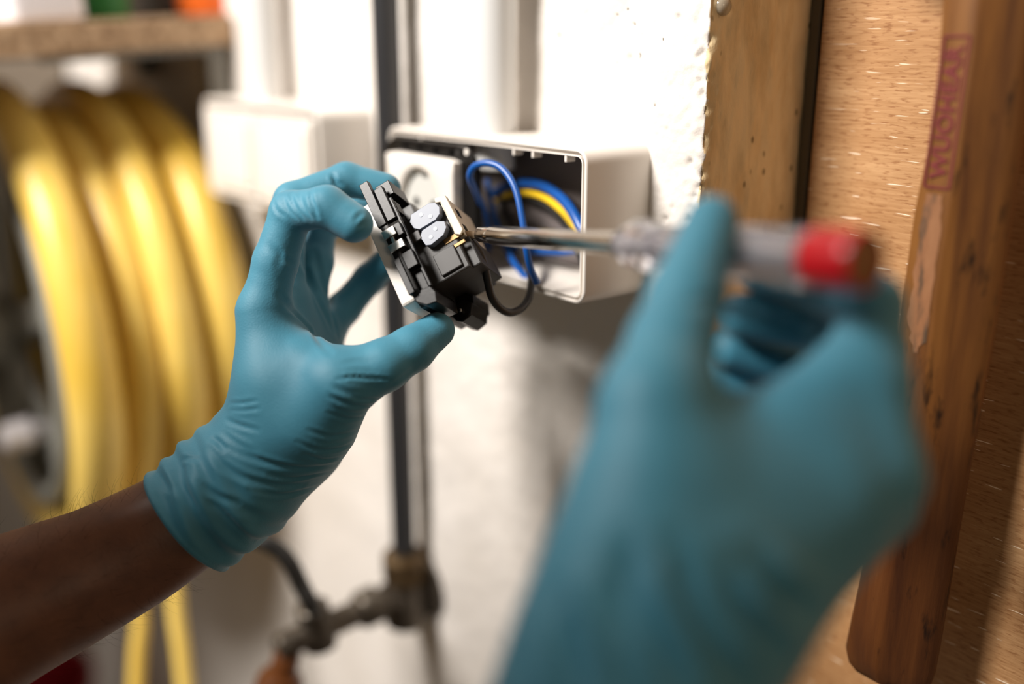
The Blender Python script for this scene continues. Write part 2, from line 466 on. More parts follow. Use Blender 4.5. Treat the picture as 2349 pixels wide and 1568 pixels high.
# ------------------------------------------------------------------ hanging hammer
def hammer():
    t = empty('hammer', (-0.225, 0.045, 1.13))
    tag(t, 'hammer with long worn wooden handle hanging before the beech board', 'hammer')
    # z, x left, x right
    E_ = [(1.1285, -0.243, -0.215), (1.1305, -0.2480, -0.2115), (1.135, -0.2520, -0.2090), (1.142, -0.2538, -0.2080), (1.16, -0.2520, -0.2075), (1.181, -0.2500, -0.2070), (1.25, -0.2455, -0.2055),
          (1.317, -0.2432, -0.2030), (1.342, -0.2436, -0.2027), (1.376, -0.2428, -0.2025), (1.402, -0.2400, -0.2025), (1.431, -0.2385, -0.2028),
          (1.468, -0.2410, -0.2020), (1.50, -0.2430, -0.2010), (1.54, -0.2435, -0.2010), (1.56, -0.2435, -0.2010)]
    # cross-section in (fraction of width, depth): flat stamped front facet, bevels, rounded back
    S = [(0.06, 0.004), (0.115, 0.0005), (0.15, -0.0002), (0.50, -0.0006), (0.535, 0.0), (0.62, 0.0025), (0.84, 0.008), (0.95, 0.0125), (0.995, 0.0165), (0.98, 0.0205), (0.85, 0.0245), (0.55, 0.027), (0.22, 0.0255),
         (0.06, 0.022), (0.005, 0.0165), (0.0, 0.0105)]
    loops = []
    for i, (z, a, b) in enumerate(E_):
        sh = 1.0 if i > 3 else (0.45, 0.68, 0.85, 0.95)[i]
        loops.append([Vector((a + f * (b - a), 0.033 + 0.0135 + (dy - 0.0135) * sh, z)) for f, dy in S])
    # refine along z for smoothness
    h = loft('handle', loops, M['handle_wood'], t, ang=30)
    # bare worn strip below the stamp and red lettering on the front facet
    def facet(f, z):
        for (z0, a0, b0), (z1, a1, b1) in zip(E_, E_[1:]):
            if z0 <= z <= z1:
                q = (z - z0) / (z1 - z0)
                a, b = a0 + (a1 - a0) * q, b0 + (b1 - b0) * q
                return a + f * (b - a)
    zz = list(np.linspace(1.312, 1.3855, 25))
    wv = [0.05 * noise.noise(Vector((i * 0.45, 2.0, 0))) + (0.10 if i < 2 else 0.04 if i < 4 else 0) for i in range(25)]
    f0 = [facet(0.22 + wv[i], z) for i, z in enumerate(zz)]
    f1 = [facet(0.46 - wv[24 - i] * 0.5 - (0.08 if i < 2 else 0), z) for i, z in enumerate(zz)]
    vs = [(x, 0.0322, z) for x, z in zip(f0, zz)] + [(x, 0.0322, z) for x, z in zip(f1, zz)]
    fs = [(i, i + 25, i + 26, i + 1) for i in range(24)]
    from_py('worn_strip', vs, fs, M['bare_wood'], t)
    za, zb = 1.3885, 1.4525
    cu = bpy.data.curves.new('stamp_lettering', 'FONT')
    cu.body = 'WUOHEAR'
    cu.size = 0.0105; cu.extrude = 0.00015; cu.offset = 0.00035
    cu.align_x = 'CENTER'; cu.align_y = 'CENTER'
    cu.space_character = 1.08
    cu.materials.append(M['stamp_red'])
    lo = bpy.data.objects.new('stamp_lettering', cu)
    COL.objects.link(lo)
    xm = (facet(0.33, za) + facet(0.33, zb)) / 2
    tilt = math.atan2(facet(0.33, zb) - facet(0.33, za), zb - za)
    # text runs upwards; faces the room (-y)
    lo.matrix_world = Matrix.Translation((xm, 0.03215, (za + zb) / 2)) @ Matrix.Rotation(math.radians(90), 4, 'X') @ Matrix.Rotation(math.radians(90) - tilt, 4, 'Z')
    mw = lo.matrix_world.copy()
    bpy.context.view_layer.update()
    me_ = bpy.data.meshes.new_from_object(lo.evaluated_get(bpy.context.evaluated_depsgraph_get()))
    bpy.data.objects.remove(lo)
    lo = bpy.data.objects.new('stamp_lettering', me_); COL.objects.link(lo)
    if not me_.materials: me_.materials.append(M['stamp_red'])
    lo.matrix_world = mw
    lo.parent = t; lo.matrix_parent_inverse = Matrix.Translation(-t.location)
    lo['label'] = 'red stamped lettering'
    bm = bmesh.new()
    for f in (0.175, 0.475):
        a, b = facet(f, za), facet(f, zb)
        w = 0.00055
        v = [bm.verts.new(p) for p in ((a - w, 0.0320, za), (a + w, 0.0320, za), (b + w, 0.0320, zb), (b - w, 0.0320, zb))]
        bm.faces.new(v)
    for z in (za, zb):
        a, b = facet(0.175, z), facet(0.475, z)
        v = [bm.verts.new(p) for p in ((a, 0.0320, z - 0.0005), (b, 0.0320, z - 0.0005), (b, 0.0320, z + 0.0005), (a, 0.0320, z + 0.0005))]
        bm.faces.new(v)
    from_bm('stamp_border', bm, M['stamp_red'], t)
    # steel head above the view: eye block, poll and wedge peen
    fr = Frame((-0.222, 0.0465, 1.515), (1, 0, 0), (0, 1, 0), (0, 0, 1))
    hd = poly('head', fr, [(-0.062, -0.012), (-0.056, -0.015), (-0.034, -0.015), (-0.030, -0.011), (0.030, -0.013), (0.072, 0.006), (0.072, 0.011), (0.030, 0.015), (-0.030, 0.015), (-0.034, 0.017), (-0.056, 0.017), (-0.062, 0.014)], -0.014, 0.014, 0.0015, M['blade'], t)
    hd['label'] = 'steel hammer head'
    return t
hammer()
for dx, sd in ((-0.034, 'left'), (0.034, 'right')):
    n = tube('wall_hook', spline([Vector((-0.222 + dx, 0.085, 1.497)), Vector((-0.222 + dx, 0.05, 1.497)), Vector((-0.222 + dx, 0.022, 1.498)), Vector((-0.222 + dx, 0.018, 1.506))], 5), 0.0028, M['steel_bracket'], seg=8)
    tag(n, 'steel hook under the ' + sd + ' side of the hammer head', 'hook', 'hooks on the beech board')

# ------------------------------------------------------------------ surface boxes, conduits
def surface_box(name, x0, x1, z0, z1, depth, label, floor_mat):
    t = empty(name, ((x0 + x1) / 2, 0, z0))
    tag(t, label, 'junction box')
    cx, cz, w, h = (x0 + x1) / 2, (z0 + z1) / 2, x1 - x0, z1 - z0
    def loop(inset, y, r):
        return [Vector((a, y, b)) for a, b in rrect(w - 2 * inset, h - 2 * inset, max(r - inset, 0.001), 7, cx, cz)]
    D = -depth
    lp = [loop(-0.0004, 0.0012, 0.008), loop(0.0, D + 0.0012, 0.008), loop(0.0003, D + 0.0003, 0.008), loop(0.0009, D, 0.008), loop(0.0016, D, 0.008), loop(0.0019, D + 0.0003, 0.008), loop(0.0019, D + 0.0026, 0.008),
          loop(0.0034, D + 0.0026, 0.008), loop(0.0035, D + 0.0004, 0.008), loop(0.0042, D + 0.0004, 0.008), loop(0.0044, D + 0.0010, 0.008), loop(0.0050, -0.004, 0.008)]
    b = loft('housing', lp, M['white_plastic'], t, cap0=True, cap1=True, ang=45)
    return t, cx, cz
BX0, BX1, BZ0, BZ1, BD = -0.561, -0.3725, 1.3172, 1.3985, 0.045
jb, jcx, jcz = surface_box('junction_box', BX0, BX1, BZ0, BZ1, BD, 'open white two-gang wall box with wires, its right half empty', None)
# small ribs under the top rim
for i, px in enumerate((1188, 1232, 1308, 976)):
    x = on_plane(px, 345, 1, -BD + 0.004).x
    box('rib', WORLD, ((x - 0.0009, x + 0.0009), (-BD + 0.0008, -BD + 0.007), (BZ1 - 0.0078, BZ1 - 0.0035)), 0.0003, M['white_plastic'], jb)
bm = bmesh.new()
for zz in (0.014, 0.024, 0.034):
    bm_box(bm, WORLD, ((BX1 - 0.085, BX1 - 0.010), (-0.0042, -0.0028), (BZ0 + zz, BZ0 + zz + 0.002)), 0.0003)
from_bm('floor_rib', bm, M['white_plastic'], jb)
sp = box('back_sheet', WORLD, ((BX0 + 0.008, BX1 - 0.0065), (-0.0048, -0.0036), (BZ0 + 0.007, BZ1 - 0.007)), 0.0004, Mat('grey_back_sheet', srgb(112, 104, 102), 0.35).m, jb)  # grey sheet over the box floor, darkens the open interior
#, WORLD, ((-0.4615, -0.4600), (-0.024, -0.003), (BZ0 + 0.004, BZ1 - 0.02)), 0.0003, M['white_plastic'], jb)

# second box further along the wall, with two closed covers
jb2, j2x, j2z = surface_box('junction_box', -0.862, -0.6545, 1.322, 1.4045, 0.045, 'closed white two-gang wall box behind the left hand', None)
for x0, x1 in ((-0.855, -0.7595), (-0.757, -0.6615)):
    cxx = (x0 + x1) / 2
    cv = loft('cover', [[Vector((a, y, b)) for a, b in rrect(x1 - x0 - 2 * i, 0.0685 - 2 * i, 0.006, 5, cxx, j2z)] for i, y in ((0, -0.040), (0, -0.0475), (0.001, -0.0485), (0.006, -0.0485), (0.0065, -0.0472), (0.007, -0.0472), (0.0075, -0.050), (0.012, -0.0505))], M['white_plastic'], jb2)
# conduits with their saddles
def conduit(x, z0, z1, label, r=0.0118, y=-0.0215):
    t = empty('conduit', (x, y, z0))
    tag(t, label, 'conduit', 'grey conduits on the wall')
    lathe('tube', (x, y, z0), (0, 0, 1), [(0, r - 0.0014), (0, r), (z1 - z0, r)], M['grey_conduit'], t, n=36)
    for zc in (z0 + 0.24,):
        bm = bmesh.new()
        tp = []
        for i in range(25):
            a = math.radians(-30 + 240 * i / 24)
            tp.append((math.cos(a), math.sin(a)))
        pts = [(x + (r + 0.002) * a, y - (r + 0.002) * b) for a, b in tp] + [(x + (r + 0.0002) * a, y - (r + 0.0002) * b) for a, b in tp[::-1]]
        bm_poly(bm, WORLD, pts, zc, zc + 0.015)
        bm_box(bm, WORLD, ((x - 0.008, x + 0.008), (y + r, 0.0), (zc, zc + 0.015)), 0)
        from_bm('saddle', bm, M['grey_conduit'], t)
    return t
c1 = conduit(-0.4785, 1.3775, 2.45, 'pale grey conduit running down into the open box')
conduit(-0.7850, 1.3995, 2.45, 'pale grey conduit above the closed box behind the left hand')

# ------------------------------------------------------------------ socket in the open box
def socket():
    t = empty('wall_socket', (-0.508, -0.045, 1.327))
    tag(t, 'white round-recess socket insert in the left half of the open box', 'socket')
    bm = bmesh.new()
    fr = Frame((0, 0, 0), (1, 0, 0), (0, 0, 1), (0, 1, 0))
    bm_poly(bm, fr, rrect(0.1000, 0.0720, 0.018, 7, -0.5055, 1.3575), -0.0535, -0.0490, 0.0006)
    o = smooth_angle(from_bm('mounting_frame', bm, M['black_plastic'], t), 20)
    for px, py in ((1070, 349), (1050, 350)):
        p = on_plane(px, py, 1, -0.0536)
        lathe('frame_hole', (p.x, -0.0533, p.z), (0, -1, 0), [(0, 0.0019), (0.0005, 0.0019), (0.0007, 0.0012)], M['white_plastic'] if px > 1060 else M['dark_grey'], t, n=14)
    bm = bmesh.new()
    for x in (-0.535, -0.519, -0.502, -0.486):
        bm_box(bm, WORLD, ((x, x + 0.008), (-0.0555, -0.0530), (1.3872, 1.3905)), 0.0004)
    from_bm('frame_lug', bm, M['black_plastic'], t)
    # face with a round well: quad ring from square to circle
    n = 48
    cx, cz, hw, hh = -0.5050, 1.3565, 0.0360, 0.0290
    def sq(i, s, r=0.0035):
        a = 2 * math.pi * i / n
        ca, sa = math.cos(a), math.sin(a)
        m = max(abs(ca) / (hw - s), abs(sa) / (hh - s))
        return Vector((cx + ca / m, 0, cz + sa / m))
    def ci(i, r):
        a = 2 * math.pi * i / n
        return Vector((cx + r * math.cos(a), 0, cz + r * math.sin(a)))
    loops = []
    for s, y in ((0, -0.042), (0, -0.0585), (0.0004, -0.0595), (0.0012, -0.060)):
        loops.append([sq(i, s) + Vector((0, y, 0)) for i in range(n)])
    for r, y in ((0.0228, -0.060), (0.0221, -0.0596), (0.0218, -0.058), (0.0214, -0.0542)):
        loops.append([ci(i, r) + Vector((0, y, 0)) for i in range(n)])
    loft('face', loops, M['white_plastic'], t, cap0=True, cap1=True, ang=40)
    lathe('well_floor', (cx, -0.0543, cz), (0, -1, 0), [(0, 0.0210), (0.0005, 0.0210), (0.0006, 0.0)], M['socket_recess'], t, n=40)
    for dx in (-0.0095, 0.0095):
        lathe('pin_hole', (cx + dx, -0.0548, cz), (0, -1, 0), [(0, 0.0030), (0.0003, 0.0030), (0.0004, 0.0)], M['black_plastic'], t, n=16)
    for s in (-1, 1):
        box('earth_clip', WORLD, ((cx - 0.003, cx + 0.003), (-0.0588, -0.0545), (cz + s * 0.0200 - 0.0012, cz + s * 0.0200 + 0.0012)), 0.0004, M['metal_and_gloss'], t)
    return t
socket()

# ------------------------------------------------------------------ pipes on the wall
pX, pY = -0.6010, -0.019
tag(lathe('black_pipe', (pX, pY, 1.050), (0, 0, 1), [(0, 0.0092), (1.3, 0.0092)], M['black_pipe'], n=28), 'black vertical pipe standing off the wall behind the left hand', 'pipe')
f = empty('pipe_fitting', (-0.5775, -0.012, 1.03))
tag(f, 'brass and steel tee fitting at the foot of the black pipe', 'fitting')
tz = 1.034
lathe('union_nut', (pX, pY, 1.046), (0, 0, 1), [(-0.004, 0.008), (-0.004, 0.015), (0.0, 0.0178), (0.018, 0.0178), (0.023, 0.015), (0.023, 0.0078)], M['brass'], f, n=8, ang=20)
lathe('tee_body', (pX, pY, 1.010), (0, 0, 1), [(-0.004, 0.010), (-0.004, 0.0165), (0.006, 0.017), (0.012, 0.0155), (0.028, 0.0155), (0.034, 0.0165), (0.034, 0.009)], M['steel_pipe'], f, n=24)
lathe('wall_flange', (pX, 0.0, tz), (0, -1, 0), [(-0.002, 0.026), (0.004, 0.026), (0.006, 0.020), (0.010, 0.0125), (0.03, 0.0125)], M['steel_pipe'], f, n=28)
a0 = Vector((pX, pY, tz)); ax = Vector((0.0, -1.0, -0.06))
lathe('branch_pipe', a0, ax, [(0, 0.0120), (0.018, 0.0120), (0.018, 0.0098), (0.026, 0.0098), (0.026, 0.0150), (0.040, 0.0150), (0.043, 0.0125), (0.043, 0.0100), (0.108, 0.0100), (0.111, 0.0085)], M['steel_pipe'], f, n=24)
vp = a0 + ax.normalized() * 0.078
lathe('hose_tee', vp, (0, -0.15, 1), [(-0.0135, 0.0090), (-0.0135, 0.0125), (0.0, 0.0128), (0.011, 0.0110), (0.011, 0.0125), (0.022, 0.0125), (0.024, 0.0095)], M['steel_pipe'], f, n=20)
ep = a0 + ax.normalized() * 0.106
kb = lathe('valve_knob', ep + Vector((0, 0.002, -0.010)), (0.0, -0.35, -1), [(-0.004, 0.009), (-0.002, 0.0100), (0.008, 0.0100), (0.012, 0.0105), (0.014, 0.0155), (0.020, 0.0175), (0.034, 0.0175), (0.039, 0.0145), (0.040, 0.0)], M['brown_knob'], f, n=20, ang=30)
kb['label'] = 'amber brown valve knob'
hp = [vp + Vector((0, -0.003, 0.020)), at(716, 1390, 0.705), at(690, 1340, 0.703), at(668, 1295, 0.700), at(640, 1262, 0.70), at(600, 1240, 0.70), at(540, 1225, 0.71), at(470, 1250, 0.73)]
tag(tube('drain_hose', spline(hp, 8), 0.0062, M['black_rubber'], seg=14), 'short black hose rising from the pipe fitting behind the glove cuff', 'hose')

# ------------------------------------------------------------------ yellow pipe reel on the wall
def reel():
    cx, cz, R0 = -1.060, 1.180, 0.2120
    t = empty('pipe_reel', (cx, 0, cz))
    tag(t, 'large coil of yellow pipe on a grey wall reel', 'reel')
    rnd = random.Random(3)
    ys = [(-0.050, 0.0, 0.0215), (-0.0905, 0.004, 0.0190), (-0.1255, -0.012, 0.0180), (-0.168, 0.003, 0.0225)]
    for i, (y, dr, tr) in enumerate(ys):
        pts = []
        ph = rnd.uniform(0, 6)
        for q in range(96):
            a = 2 * math.pi * q / 96
            r = R0 + dr + 0.003 * math.sin(2 * a + ph)
            pts.append((cx + r * math.cos(a), y + 0.003 * math.sin(a + ph), cz + r * math.sin(a)))
        tube('pipe_turn', pts, tr, M['yellow'], t, seg=20, closed=True)
    # wheel on the near side
    yw = -0.182
    rim = [(cx + 0.174 * math.cos(2 * math.pi * q / 72), yw, cz + 0.174 * math.sin(2 * math.pi * q / 72)) for q in range(72)]
    w = tube('wheel_rim', rim, 0.010, M['reel_grey'], t, seg=14, closed=True)
    for q_ in range(6):
        a = math.radians(17 + 60 * q_)
        u = Vector((math.cos(a), 0, math.sin(a)))
        v = Vector((-math.sin(a), 0, math.cos(a)))
        box('spoke', Frame((cx, yw, cz), u, v, (0, 1, 0)), ((0.02, 0.172), (-0.014, 0.014), (-0.004, 0.004)), 0.002, M['reel_grey'], t)
    lathe('hub', (cx, -0.235, cz), (0, 1, 0), [(0, 0.014), (0, 0.024), (0.015, 0.028), (0.035, 0.036), (0.045, 0.036), (0.045, 0.022), (0.236, 0.022)], M['reel_grey'], t, n=28)
    lathe('drum', (cx, -0.176, cz), (0, 1, 0), [(0, 0.170), (0, 0.186), (0.145, 0.186), (0.145, 0.170)], M['reel_grey'], t, n=56, cap=False)
    lathe('back_flange', (cx, -0.029, cz), (0, 1, 0), [(0, 0.02), (0, 0.192), (0.004, 0.192), (0.004, 0.02)], M['reel_grey'], t, n=56)
    ck = math.radians(-40)
    lathe('crank_knob', (cx + 0.125 * math.cos(ck), -0.225, cz + 0.125 * math.sin(ck)), (0, 1, 0), [(0, 0.008), (0.003, 0.013), (0.025, 0.015), (0.03, 0.010), (0.04, 0.008)], M['jug_white'], t, n=20)
    # loose ends hanging below
    for px0, px1, d in ((322, 310, 0.92), (406, 428, 0.90)):
        pts = [at(px0 - 60, 1180, d), at(px0 - 14, 1300, d), at(px0, 1420, d), at((px0 + px1) / 2, 1500, d), at(px1, 1640, d), at(px1 - 10, 1800, d)]
        tube('pipe_end', spline(pts, 6), 0.0075, M['yellow'], t, seg=12)
    return t
reel()

# ------------------------------------------------------------------ shelf at the upper left with its pots
sh = empty('shelf', (-1.09, -0.35, 1.44))
tag(sh, 'thick chipboard shelf above the yellow reel', 'shelf')
ang = math.radians(3.3)
sfr = Frame((-0.885, -0.002, 1.4487), (-1, 0, 0), (0, -math.cos(ang), -math.sin(ang)), (0, -math.sin(ang), math.cos(ang)))
box('board', sfr, ((0.0, 0.34), (0.0, 0.80), (0.0, 0.0255)), 0.0015, M['chipboard'], sh)
bm = bmesh.new()
bm_box(bm, WORLD, ((-0.915, -0.899), (-0.022, 0.0), (1.395, 1.446)), 0.002)
bm_box(bm, sfr, ((0.012, 0.032), (0.0, 0.16), (-0.006, 0.0)), 0.001)
from_bm('bracket', bm, M['steel_bracket'], sh)
bm = bmesh.new()
bm_box(bm, sfr, ((0.20, 0.22), (0.0, 0.30), (-0.006, 0.0)), 0.001)
bm_box(bm, WORLD, ((-1.105, -1.085), (-0.022, 0.0), (1.415, 1.447)), 0.002)
from_bm('bracket', bm, M['steel_bracket'], sh)
box('dim_backdrop', WORLD, ((-1.43, -1.418), (-1.2, -0.004), (1.05, 2.0)), 0.001, Mat('dimmed_back_board', srgb(128, 117, 104), 0.7).m, sh)  # added board, darkened in colour to imitate a dimly lit back wall
def on_shelf(px, py, depth_in):
    """point on the shelf top seen near that picture column, depth_in metres behind the front edge"""
    p = on_plane(px, py, 0, -0.885 - depth_in)
    v = -(p.y + 0.002) / math.cos(ang)
    return sfr.p(depth_in, v, 0.0258)
up_s = sfr.w
p = on_shelf(482, 40, 0.045)
t = empty('plastic_tub', p); tag(t, 'orange plastic tub at the right end of the shelf', 'tub')
lathe('body', p, up_s, [(0, 0.001), (0, 0.024), (0.003, 0.0265), (0.09, 0.029), (0.09, 0.027), (0.004, 0.025), (0.004, 0.001)], M['orange'], t, n=36)
lathe('rim', p + up_s * 0.086, up_s, [(0, 0.0285), (0, 0.0310), (0.005, 0.0310), (0.005, 0.0285)], M['orange'], t, n=36, cap=False)
p = on_shelf(372, 40, 0.13)
t = empty('paint_can', p); tag(t, 'dark paint can between the orange tub and green pot', 'can')
lathe('body', p, up_s, [(0, 0.001), (0, 0.031), (0.001, 0.032), (0.004, 0.032), (0.005, 0.0305), (0.085, 0.0305), (0.086, 0.032), (0.09, 0.032)], M['dark_can'], t, n=32)
lathe('lid', p + up_s * 0.09, up_s, [(-0.002, 0.026), (0.001, 0.027), (0.001, 0.001)], M['steel_bracket'], t, n=32)
p = on_shelf(248, 40, 0.05)
t = empty('plastic_pot', p); tag(t, 'dark green plastic pot on the shelf beside the white jug', 'pot')
lathe('body', p, up_s, [(0, 0.001), (0, 0.020), (0.08, 0.0245), (0.08, 0.023), (0.003, 0.019), (0.003, 0.001)], M['green'], t, n=36)
lathe('rim', p + up_s * 0.072, up_s, [(0, 0.0240), (0, 0.0265), (0.012, 0.0270), (0.012, 0.0240)], M['green'], t, n=36, cap=False)
p = on_shelf(88, 40, 0.050)
t = empty('jug', p); tag(t, 'white plastic jug at the left end of the shelf', 'jug')
jf = Frame(p, sfr.u, sfr.v, sfr.w)
def jl(s, z): return [jf.p(a, b, z) for a, b in rrect(0.085 * s, 0.060 * s, 0.010, 6)]
loft('body', [jl(0.9, 0), jl(0.98, 0.002), jl(1.0, 0.006), jl(1.0, 0.075), jl(0.93, 0.088), jl(0.6, 0.105), jl(0.38, 0.112), jl(0.38, 0.124)], M['jug_white'], t)
lathe('cap', jf.p(0, 0, 0.120), up_s, [(0, 0.018), (0, 0.021), (0.016, 0.021), (0.017, 0.019), (0.017, 0.0)], M['label_pink'], t, n=24)

# red bucket low down at the left
bp = on_plane(0, 1585, 1, -0.20)
t = empty('bucket', (bp.x, bp.y, bp.z - 0.24)); tag(t, 'dark red bucket low under the reel, mostly hidden by the forearm', 'bucket')
lathe('body', (bp.x, bp.y, bp.z - 0.24), (0, 0, 1), [(0, 0.001), (0, 0.09), (0.24, 0.12), (0.24, 0.118), (0.004, 0.088), (0.004, 0.001)], M['red_bucket'], t, n=40)
lathe('rim', (bp.x, bp.y, bp.z - 0.01), (0, 0, 1), [(0, 0.119), (0, 0.125), (0.012, 0.126), (0.012, 0.119)], M['red_bucket'], t, n=40, cap=False)
box('bucket_stand', WORLD, ((bp.x - 0.16, bp.x + 0.16), (bp.y - 0.16, bp.y + 0.16), (0.0, bp.z - 0.2405)), 0.006, M['chipboard'])
tag(bpy.data.objects['bucket_stand'], 'chipboard block under the dark red bucket', 'stand')

# ------------------------------------------------------------------ wires of the open box
def wire(name, pts, r, mat, label, cat='wire', n=8):
    return tag(tube(name, spline([at(*p) for p in pts], n), r, M[mat], seg=14), label, cat)
wire('blue_wire', [(1120, 575, 0.62), (1118, 520, 0.60), (1108, 478, 0.575), (1089, 435, 0.555), (1078, 405, 0.545), (1088, 382, 0.54), (1118, 374, 0.535), (1153, 388, 0.53), (1182, 432, 0.525), (1198, 500, 0.522), (1206, 560, 0.522), (1216, 612, 0.527), (1232, 648, 0.533)],
     0.0019, 'wire_blue', 'bright blue wire looping out of the box in front')
wire('blue_wire', [(1118, 412, 0.612), (1124, 450, 0.610), (1134, 500, 0.61), (1152, 550, 0.60), (1178, 600, 0.585), (1203, 632, 0.570), (1212, 645, 0.567)],
     0.0019, 'wire_blue', 'blue wire hanging inside the box behind the loop')
wire('grey_wire', [(1124, 405, 0.635), (1140, 455, 0.63), (1158, 505, 0.62), (1172, 545, 0.615), (1180, 580, 0.61)],
     0.0018, 'wire_grey', 'thin grey wire slanting down inside the box')
wire('blue_wire', [(1135, 445, 0.625), (1165, 424, 0.61), (1205, 420, 0.595), (1250, 428, 0.575), (1292, 458, 0.558), (1322, 500, 0.546), (1340, 545, 0.541), (1345, 600, 0.542)],
     0.0030, 'wire_blue', 'thick blue wire arching to the right side of the box')
wire('yellow_wire', [(1135, 460, 0.632), (1165, 445, 0.616), (1205, 441, 0.600), (1248, 452, 0.582), (1286, 480, 0.565), (1318, 520, 0.553), (1337, 565, 0.548), (1350, 615, 0.548)],
     0.0023, 'wire_yellow', 'yellow wire arching under the thick blue one')
wire('black_wire', [(1135, 470, 0.638), (1165, 457, 0.622), (1205, 455, 0.606), (1244, 468, 0.588), (1280, 496, 0.572), (1308, 532, 0.560), (1328, 578, 0.555), (1344, 622, 0.553)],
     0.0021, 'black_rubber', 'black wire arching under the yellow one')
wire('blue_wire', [(1160, 566, 0.612), (1205, 572, 0.60), (1250, 577, 0.586), (1295, 578, 0.572), (1330, 572, 0.562)],
     0.0022, 'wire_blue', 'blue wire lying low across the back of the box')
wire('black_wire', [(1074, 548, 0.500), (1084, 556, 0.499), (1100, 578, 0.500), (1112, 610, 0.502), (1119, 645, 0.505), (1128, 680, 0.509), (1146, 706, 0.513), (1170, 717, 0.518), (1196, 707, 0.524), (1213, 682, 0.532), (1219, 645, 0.545), (1212, 605, 0.560), (1194, 562, 0.580), (1172, 510, 0.60), (1150, 460, 0.615)],
     0.0021, 'black_rubber', 'black wire drooping from the held switch back into the box')

# ------------------------------------------------------------------ the switch held in the left hand
sa = np.array([0.415, 0.858, -0.304]); sw = np.array([0.31, 0.18, 0.93])
sw = sw / np.linalg.norm(sw); sa = sa - sw * (sa @ sw); sa = sa / np.linalg.norm(sa)
sb = np.cross(sa, sw)
def cvec(v): return Vector(v[0] * cR - v[1] * cU + v[2] * cF)
SO = at(905, 562, 0.487)
SW = Frame(SO, cvec(sa) * 0.001, cvec(sb) * 0.001, cvec(sw) * 0.001)       # in millimetres: along the frame, towards the back, away
def sbox(name, u, v, w, bev, mat, parent): return box(name, SW, (u, v, w), bev, M[mat], parent)
def light_switch():
    t = empty('light_switch', SO)
    tag(t, 'black and white switch insert held by the left hand, terminals outward', 'switch')
    # white rocker and its carrier on the front side
    bm = bmesh.new()
    fr = Frame(SW.o, SW.u, SW.w, SW.v)
    bm_poly(bm, fr, rrect(59, 60, 2.5, 4, -0.5, 34), -10.5, -3.2, 0.8)
    smooth_angle(from_bm('rocker', bm, M['white_plastic'], t), 20)
    # plate: chamfered square with raised rails
    ch = 7
    pts = [(-33, 0 + ch), (-33 + ch, 0), (33 - ch, 0), (33, ch), (33, 68 - ch), (33 - ch, 68), (-33 + ch, 68), (-33, 68 - ch)]
    bm = bmesh.new(); bm_poly(bm, fr, pts, -3, 1.5, 0.5)
    pl = smooth_angle(from_bm('plate', bm, M['black_plastic'], t), 20)
    def rail(u, v, w, bev=0.35):
        return sbox('rail', u, v, w, bev, 'black_plastic', pl)
    rail((-38, -12), (-3.8, 1.2), (-0.8, 3)); rail((7, 27), (-3.6, -0.2), (-0.9, 3))
    rail((-32, -13), (1.6, 6.5), (0.5, 4)); rail((6, 15), (1.0, 7.0), (-0.2, 5)); rail((16, 27), (1.5, 6), (4, 8))
    rail((-25, 27), (6.3, 8.0), (2.2, 4.2)); rail((-30, 24), (1.5, 9), (64, 67))
    rail((-36, -28), (1.5, 9.5), (6, 26)); rail((-36, -27), (1.5, 7), (38, 60)); rail((-24, -17), (1.5, 8), (5, 12)); rail((-24, -15), (1.5, 6), (54, 62))
    # clip mid near edge; bright metal imitates gloss on black plastic
    bm = bmesh.new()
    bm_box(bm, SW, ((-9, -4.2), (-3.2, 3.8), (-1.6, 2)), 0.3); bm_box(bm, SW, ((-0.8, 3.6), (-3.2, 5.2), (-1.6, 2)), 0.3)
    bm_box(bm, SW, ((-9, 3.6), (-0.4, 1.6), (-0.9, 2)), 0.3)
    smooth_angle(from_bm('gloss_clip', bm, M['metal_and_gloss'], t), 20)
    sbox('clip_block', (-10, -3), (2.5, 7), (0, 6), 0.4, 'black_plastic', t)
    # lower chamfer and claw
    bm = bmesh.new()
    bm_poly(bm, SW, [(26, -3), (31, -2.5), (35, 1.5), (36, 7), (31, 8.5), (27, 7)], 2, 30, 0.5)
    bm_poly(bm, SW, [(30, 2), (37, 3), (39.5, 6), (38.5, 12), (33, 15), (29, 11)], 34, 58, 0.6)
    bm_poly(bm, SW, [(24, 6), (30, 5), (33, 9), (33, 14), (27, 16), (24, 13)], 40, 64, 0.6)
    smooth_angle(from_bm('claw', bm, M['black_plastic'], t), 20)
    bm = bmesh.new()
    bm_poly(bm, SW, [(-38, -3), (-35, -4), (-30, 0), (-30, 5), (-34, 6), (-38, 2)], 44, 66, 0.6)
    smooth_angle(from_bm('claw', bm, M['black_plastic'], t), 20)
    for u, w in ((34, 45), (35.5, 56)):
        lathe('screw', SW.p(u, 8, w - 12), -SW.w, [(-0.001, 0.0011), (0.0008, 0.0011), (0.001, 0.0007)], M['metal_and_gloss'], t, n=12)
    # mechanism block
    bm = bmesh.new()
    bm_box(bm, SW, ((-15, 24), (1, 27), (13, 53)), 0.8)
    bm_box(bm, SW, ((8, 24), (24, 32), (17, 49)), 0.8)
    bm_box(bm, SW, ((10, 22), (12, 24), (11.5, 14)), 0.5)
    smooth_angle(from_bm('mechanism', bm, M['dark_grey'], t), 20)
    # two blue-grey levers with moulded dots
    fw = Frame(SW.o, SW.u, SW.v, SW.w)
    A = [(-14.0, 12.0), (-10.8, 9.6), (-6.8, 10.2), (-4.6, 12.5), (-4.6, 22.0), (-6.2, 25.2), (-9.5, 26.6), (-12.8, 25.6), (-14.4, 22.5)]
    B = [(-3.4, 13.4), (-0.6, 11.2), (4.6, 12.0), (5.8, 14.5), (4.6, 22.4), (1.8, 25.4), (-1.6, 25.8), (-3.8, 22.0)]
